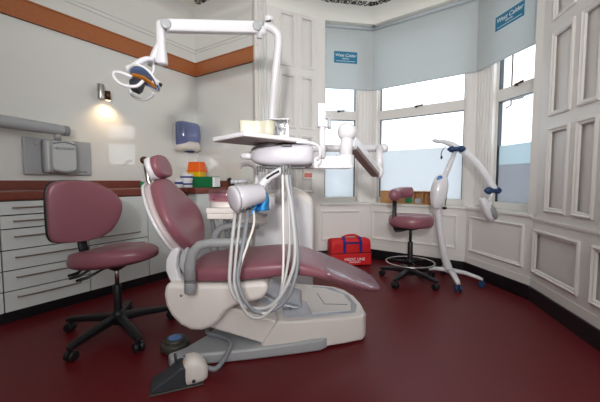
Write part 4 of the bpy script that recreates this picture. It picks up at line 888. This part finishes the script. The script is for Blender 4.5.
bm = B(); e3 = e2_ + (e2_ - e) * .12; loft(bm, [(e2_, (0, .02, 0), (.005, 0, .010), 4), (e3, (0, .02, 0), (.005, 0, .010), 4)], 20); link('nose_cap', bm, 'black', hn_)
bm = B(); c = lamp_pt(136, 86); loft(bm, [(c + Cax * .045, Aax * .03, Bax * .03, 4), (c, Aax * .042, Bax * .04, 4), (c - Cax * .03 + Aax * .01, Aax * .03, Bax * .03, 4)], 20); link('bulb_housing', bm, 'dkgrey', g, smooth=False, bevel=.004, label='dark bulb housing')
for pts in ([(132, 77, 1.92), (121, 72.5, 1.9), (114, 72.5, 1.9), (114.5, 78, 1.88), (121, 84, 1.87), (131, 86.5, 1.87), (138, 85.5, 1.88), (143, 81, 1.9)], [(131, 89, 2.1), (131, 93, 2.1), (136, 98, 2.12), (144, 99.5, 2.12), (152, 96, 2.1), (153, 92, 2.08)]):
    bm = B(); tube(bm, [lamp_pt(*p) for p in pts], .0095, 12, 5); link('grab_handle', bm, 'white', g, smooth=True)

# ------------------------------------------------------------------ notice on the panelled reveal
sN = sR0; x0_, z0_ = sN.hit(302.5, 179); x1_, z1_ = sN.hit(311.5, 169)
bm = B(); box(bm, x0_, x1_, .001, .03, z0_, z1_); nt = link('label_box', bm, 'pinkwhite', mtx=sN.mtx(), bevel=.003)
tag(nt, 'small white and pink printed box on the panelling right of the dental unit hoses', 'box')
bm = B(); box(bm, x0_ + .01, x1_ - .01, .0295, .0315, z0_ + .02, z0_ + .075); link('print_band', bm, 'pinkred', nt, mtx=sN.mtx(), label='pink printed band')

# ------------------------------------------------------------------ whitening lamp on wheels
bc_ = Vector((1.56, 3.28, 0))
g = thing('whitening_lamp', 'white mobile lamp with blue knobs and blue castors beside the tall round stool', 'medical lamp', bc_)
for e in ((1.50, 2.97), (1.80, 3.10), (1.33, 3.44), (1.62, 3.56)):
    ex = Vector((e[0], e[1], 0)); d = (ex - bc_); n_ = Vector((d.y, -d.x, 0)).normalized()
    bm = B(); loft(bm, [(bc_ + Vector((0, 0, .125)), n_ * .035, (0, 0, .022), 3), (bc_ + d * .5 + Vector((0, 0, .118)), n_ * .028, (0, 0, .017), 3), (bc_ + d * .9 + Vector((0, 0, .09)), n_ * .024, (0, 0, .016), 3), (bc_ + d * 1.03 + Vector((0, 0, .078)), n_ * .018, (0, 0, .01), 3)], 18); lg = link('leg', bm, 'white', g, smooth=True)
    bm = B()
    for s_ in (-1, 1): lathe(bm, [(.008, -.011), (.028, -.011), (.032, -.004), (.032, .004), (.028, .011), (.008, .011)], ex + n_ * s_ * .019 + Vector((0, 0, .032)), 22, aim(n_))
    cyl(bm, ex + Vector((0, 0, .03)), ex + Vector((0, 0, .085)), .01, 10); link('castor', bm, 'dblue', lg, smooth=False, bevel=.002, label='navy blue twin castor')
bm = B(); tube(bm, [(1.56, 3.28, .11), (1.51, 3.28, .25), (1.465, 3.28, .45), (1.435, 3.28, .65), (1.425, 3.28, .80), (1.44, 3.28, .95)], [.042, .036, .033, .031, .028, .026], 18, 4); link('column', bm, 'white', g, smooth=True)
cz = .955; cc = Vector((1.40, 3.21, cz)); ln = Vector((.13, 0, .99)).normalized()
bm = B(); st = [(cc + ln * t, (w, 0, 0), (0, .07 * w / .075, 0), 2.6) for t, w in interp([(-.185, .012), (-.175, .035), (-.12, .062), (-.03, .077), (.05, .075), (.11, .062), (.15, .045), (.165, .02)], 3)]
loft(bm, st, 28); cbx = link('control_housing', bm, 'white', g, smooth=True)
bm = B(); ball(bm, cc + ln * .115 + Vector((-.02, -.035, .0)), .036, (1, .55, 1)); link('display', bm, 'display', cbx, smooth=True, label='blue display')
q0_ = Vector((1.43, 3.26, 1.04)); 
def wp_(px, py, Y): r = ray(px, py); return EYE + r * (Y / r.y)
k0 = wp_(455.5, 150, 3.24)
bm = B(); cyl(bm, q0_ + Vector((0, -.02, -.04)), k0, .03, 18, .022); link('lower_arm', bm, 'white', g, smooth=True)
bo = [wp_(437.5, 141, 3.36), wp_(446, 142.5, 3.31), wp_(458, 148, 3.26), wp_(472, 159, 3.18), wp_(484, 173, 3.10), wp_(491, 184, 3.04), wp_(494, 190, 3.01)]
bm = B(); pts = cat(bo, 4); tube(bm, pts, [.014 + .015 * min(1, i / 6) + .007 * (i / len(pts)) for i in range(len(pts))], 16); link('boom', bm, 'white', g, smooth=True)
bm = B(); lathe(bm, [(0, -.058), (.02, -.05), (.033, -.02), (.034, .02), (.02, .05), (0, .058)], bo[0] + Vector((.0, 0, -.002)), 20, aim(bo[0] - bo[1]) @ Matrix.Diagonal((1, .6, 1))); link('boom_tip', bm, 'white', g, smooth=True)
def knob(c, ax, s=1):
    bm = B(); lathe(bm, [(0, -.085 * s), (.012 * s, -.08 * s), (.03 * s, -.055 * s), (.034 * s, -.035 * s), (.022 * s, -.02 * s), (.022 * s, .02 * s), (.034 * s, .035 * s), (.03 * s, .055 * s), (.012 * s, .08 * s), (0, .085 * s)], c, 22, aim(ax)); return link('knob', bm, 'dblue', g, smooth=True, label='navy blue locking knob')
knob(wp_(456.5, 149, 3.2), (.9, -.45, .0)); knob(wp_(493, 190.5, 3.0), (.98, .2, 0), 1.1)
bm = B(); hb_ = wp_(489, 198, 3.0); tube(bm, [wp_(492.5, 190, 3.0), wp_(491, 197, 3.0), wp_(488, 201, 3.0)], .014, 12, 3); link('head_joint', bm, 'white', g, smooth=True)
bm = B(); a_, z_ = wp_(482, 198, 2.98), wp_(491, 221, 2.98); dd = z_ - a_
loft(bm, [(a_ + dd * t, (w, 0, .2 * w), (0, w * 1.15, 0), 3) for t, w in ((-.02, .015), (.05, .028), (.3, .040), (.6, .043), (.85, .037), (1, .02))], 24); lh = link('lamp_head', bm, 'white', g, smooth=True)
bm = B(); loft(bm, [(a_ + dd * t + Vector((.03, -.01, .01)), (w, 0, .2 * w), (0, w * 1.3, 0), 3) for t, w in ((.35, .015), (.5, .035), (.8, .036), (.95, .02))], 20); link('light_window', bm, 'grey', lh, smooth=True)
bm = B(); tube(bm, [wp_(446, 146, 3.28), wp_(442, 151, 3.26), wp_(441, 156, 3.25)], .004, 8, 4); ball(bm, wp_(441.5, 157.5, 3.25), .014, (.8, .8, 1.2)); link('tether', bm, 'black', g, smooth=True)
bm = B(); tube(bm, [wp_(446, 182, 3.2), wp_(446.5, 195, 3.2), wp_(445, 206, 3.2)], .005, 8, 4); ball(bm, wp_(444.5, 208, 3.2), .022, (1, 1, .7)); link('plug_lead', bm, 'black', g, smooth=True)
bm = B(); lathe(bm, [(.009, 0), (.009, .006)], cc + ln * .08 + Vector((.055, -.03, 0)), 12, aim((.7, -.7, 0))); link('side_button', bm, 'black', cbx)

# ------------------------------------------------------------------ red first-aid bag
fw_ = Vector((.985, .17, 0)); m = Matrix(((.985, -.17, 0, .62), (.17, .985, 0, 4.0), (0, 0, 1, 0), (0, 0, 0, 1)))
g = thing('emergency_bag', 'red emergency bag with blue straps on the floor under the left bay window', 'bag', (.62, 4.0, 0))
bm = B(); st = [((x, 0, .185), (0, .10 * s_, 0), (0, 0, .165 * s_), 4.5) for x, s_ in ((-.262, .8), (-.255, .93), (-.23, 1), (0, 1.03), (.23, 1), (.255, .93), (.262, .8))]
loft(bm, st, 36)
for v in bm.verts: v.co.z = max(.004, v.co.z - .02); v.co.y += .006 * math.sin(v.co.x * 30)
link('body', bm, 'bagred', g, smooth=True, mtx=m)
bm = B(); box(bm, -.25, .25, -.128, -.09, .01, .15); box(bm, -.264, .264, -.107, .105, .145, .158); link('front_pocket', bm, 'bagred', g, .008, seg=3, mtx=m)
bm = B(); box(bm, -.266, .266, -.110, .107, .158, .164); link('zip', bm, 'black', g, mtx=m)
bm = B()
for x in (-.09, .12): box(bm, x - .017, x + .017, -.112, -.105, .165, .30); tube(bm, [(x, -.108, .30), (x, -.06, .345), (x, 0, .352)], .017, 8, 3, flat=.2, flatup=(0, -.5, .8))
box(bm, -.09, .12, -.113, -.108, .278, .298); link('strap', bm, 'bagblue', g, mtx=m, label='blue webbing straps')
bm = B(); tube(bm, [(-.09, -.02, .345), (-.05, -.03, .365), (.0, -.035, .372), (.06, -.03, .372), (.12, -.02, .345)], .014, 10, 4); link('handle', bm, 'bagred', g, smooth=True, mtx=m)
bm = B(); lathe(bm, [(.045, 0), (.045, .003)], (-.185, -.107, .235), 24, aim((0, -1, 0))); link('round_badge', bm, 'bagred', g, .001, mtx=m)
q = m @ Matrix.Translation((.035, -.1295, .085)) @ Matrix(((1, 0, 0, 0), (0, 0, -1, 0), (0, 1, 0, 0), (0, 0, 0, 1)))
t_ = text('lettering', 'MEDIC LINE', .05, 'print', q, g, extrude=.001)
q2_ = m @ Matrix.Translation((.035, -.1295, .05)) @ Matrix(((1, 0, 0, 0), (0, 0, -1, 0), (0, 1, 0, 0), (0, 0, 0, 1)))
text('lettering', 'EMERGENCY', .026, 'print', q2_, g, extrude=.001)

# ------------------------------------------------------------------ wooden organiser on the sill
ms = u2.mtx(); x0_ = u2.hit(384.5, 195)[0]; x1_ = x0_ + .70; y0_, y1_ = .015, .135; zb, zt_ = SILL + .0005, SILL + .165
g = thing('wooden_organiser', 'low wooden pigeonhole box on the sill of the middle window', 'box', ms @ Vector(((x0_ + x1_) / 2, .07, zb)))
bm = B(); box(bm, x0_, x1_, y0_, y0_ + .008, zb, zt_); box(bm, x0_, x1_, y0_ + .008, y1_, zb, zb + .012); box(bm, x0_, x1_, y0_ + .008, y1_, zt_ - .012, zt_); link('case', bm, 'pine', g, .0015, mtx=ms)
for x in (x0_, x0_ + .315, x0_ + .42, x0_ + .53, x1_ - .012):
    bm = B(); box(bm, x, x + .012, y0_ + .008, y1_ - .001, zb + .0122, zt_ - .0122); link('divider', bm, 'pine', g, mtx=ms)
bm = B(); box(bm, x0_ + .012, x0_ + .315, y1_ - .02, y1_ - .008, zb + .0125, zt_ - .0125); link('front_panel', bm, 'pine', g, mtx=ms)
for xa_, xb_, mm, lab, zz in ((x0_ + .33, x0_ + .415, 'green2', 'green speckled card pack in a pigeonhole of the wooden box', .135), (x0_ + .44, x0_ + .52, 'ltgrey', 'grey pack in the pigeonhole right of the green pack', .075)):
    bm = B(); box(bm, xa_, xb_, y0_ + .02, y1_ - .015, zb + .0126, zb + zz); tag(link('card_pack', bm, mm, mtx=ms, bevel=.002), lab, 'pack')
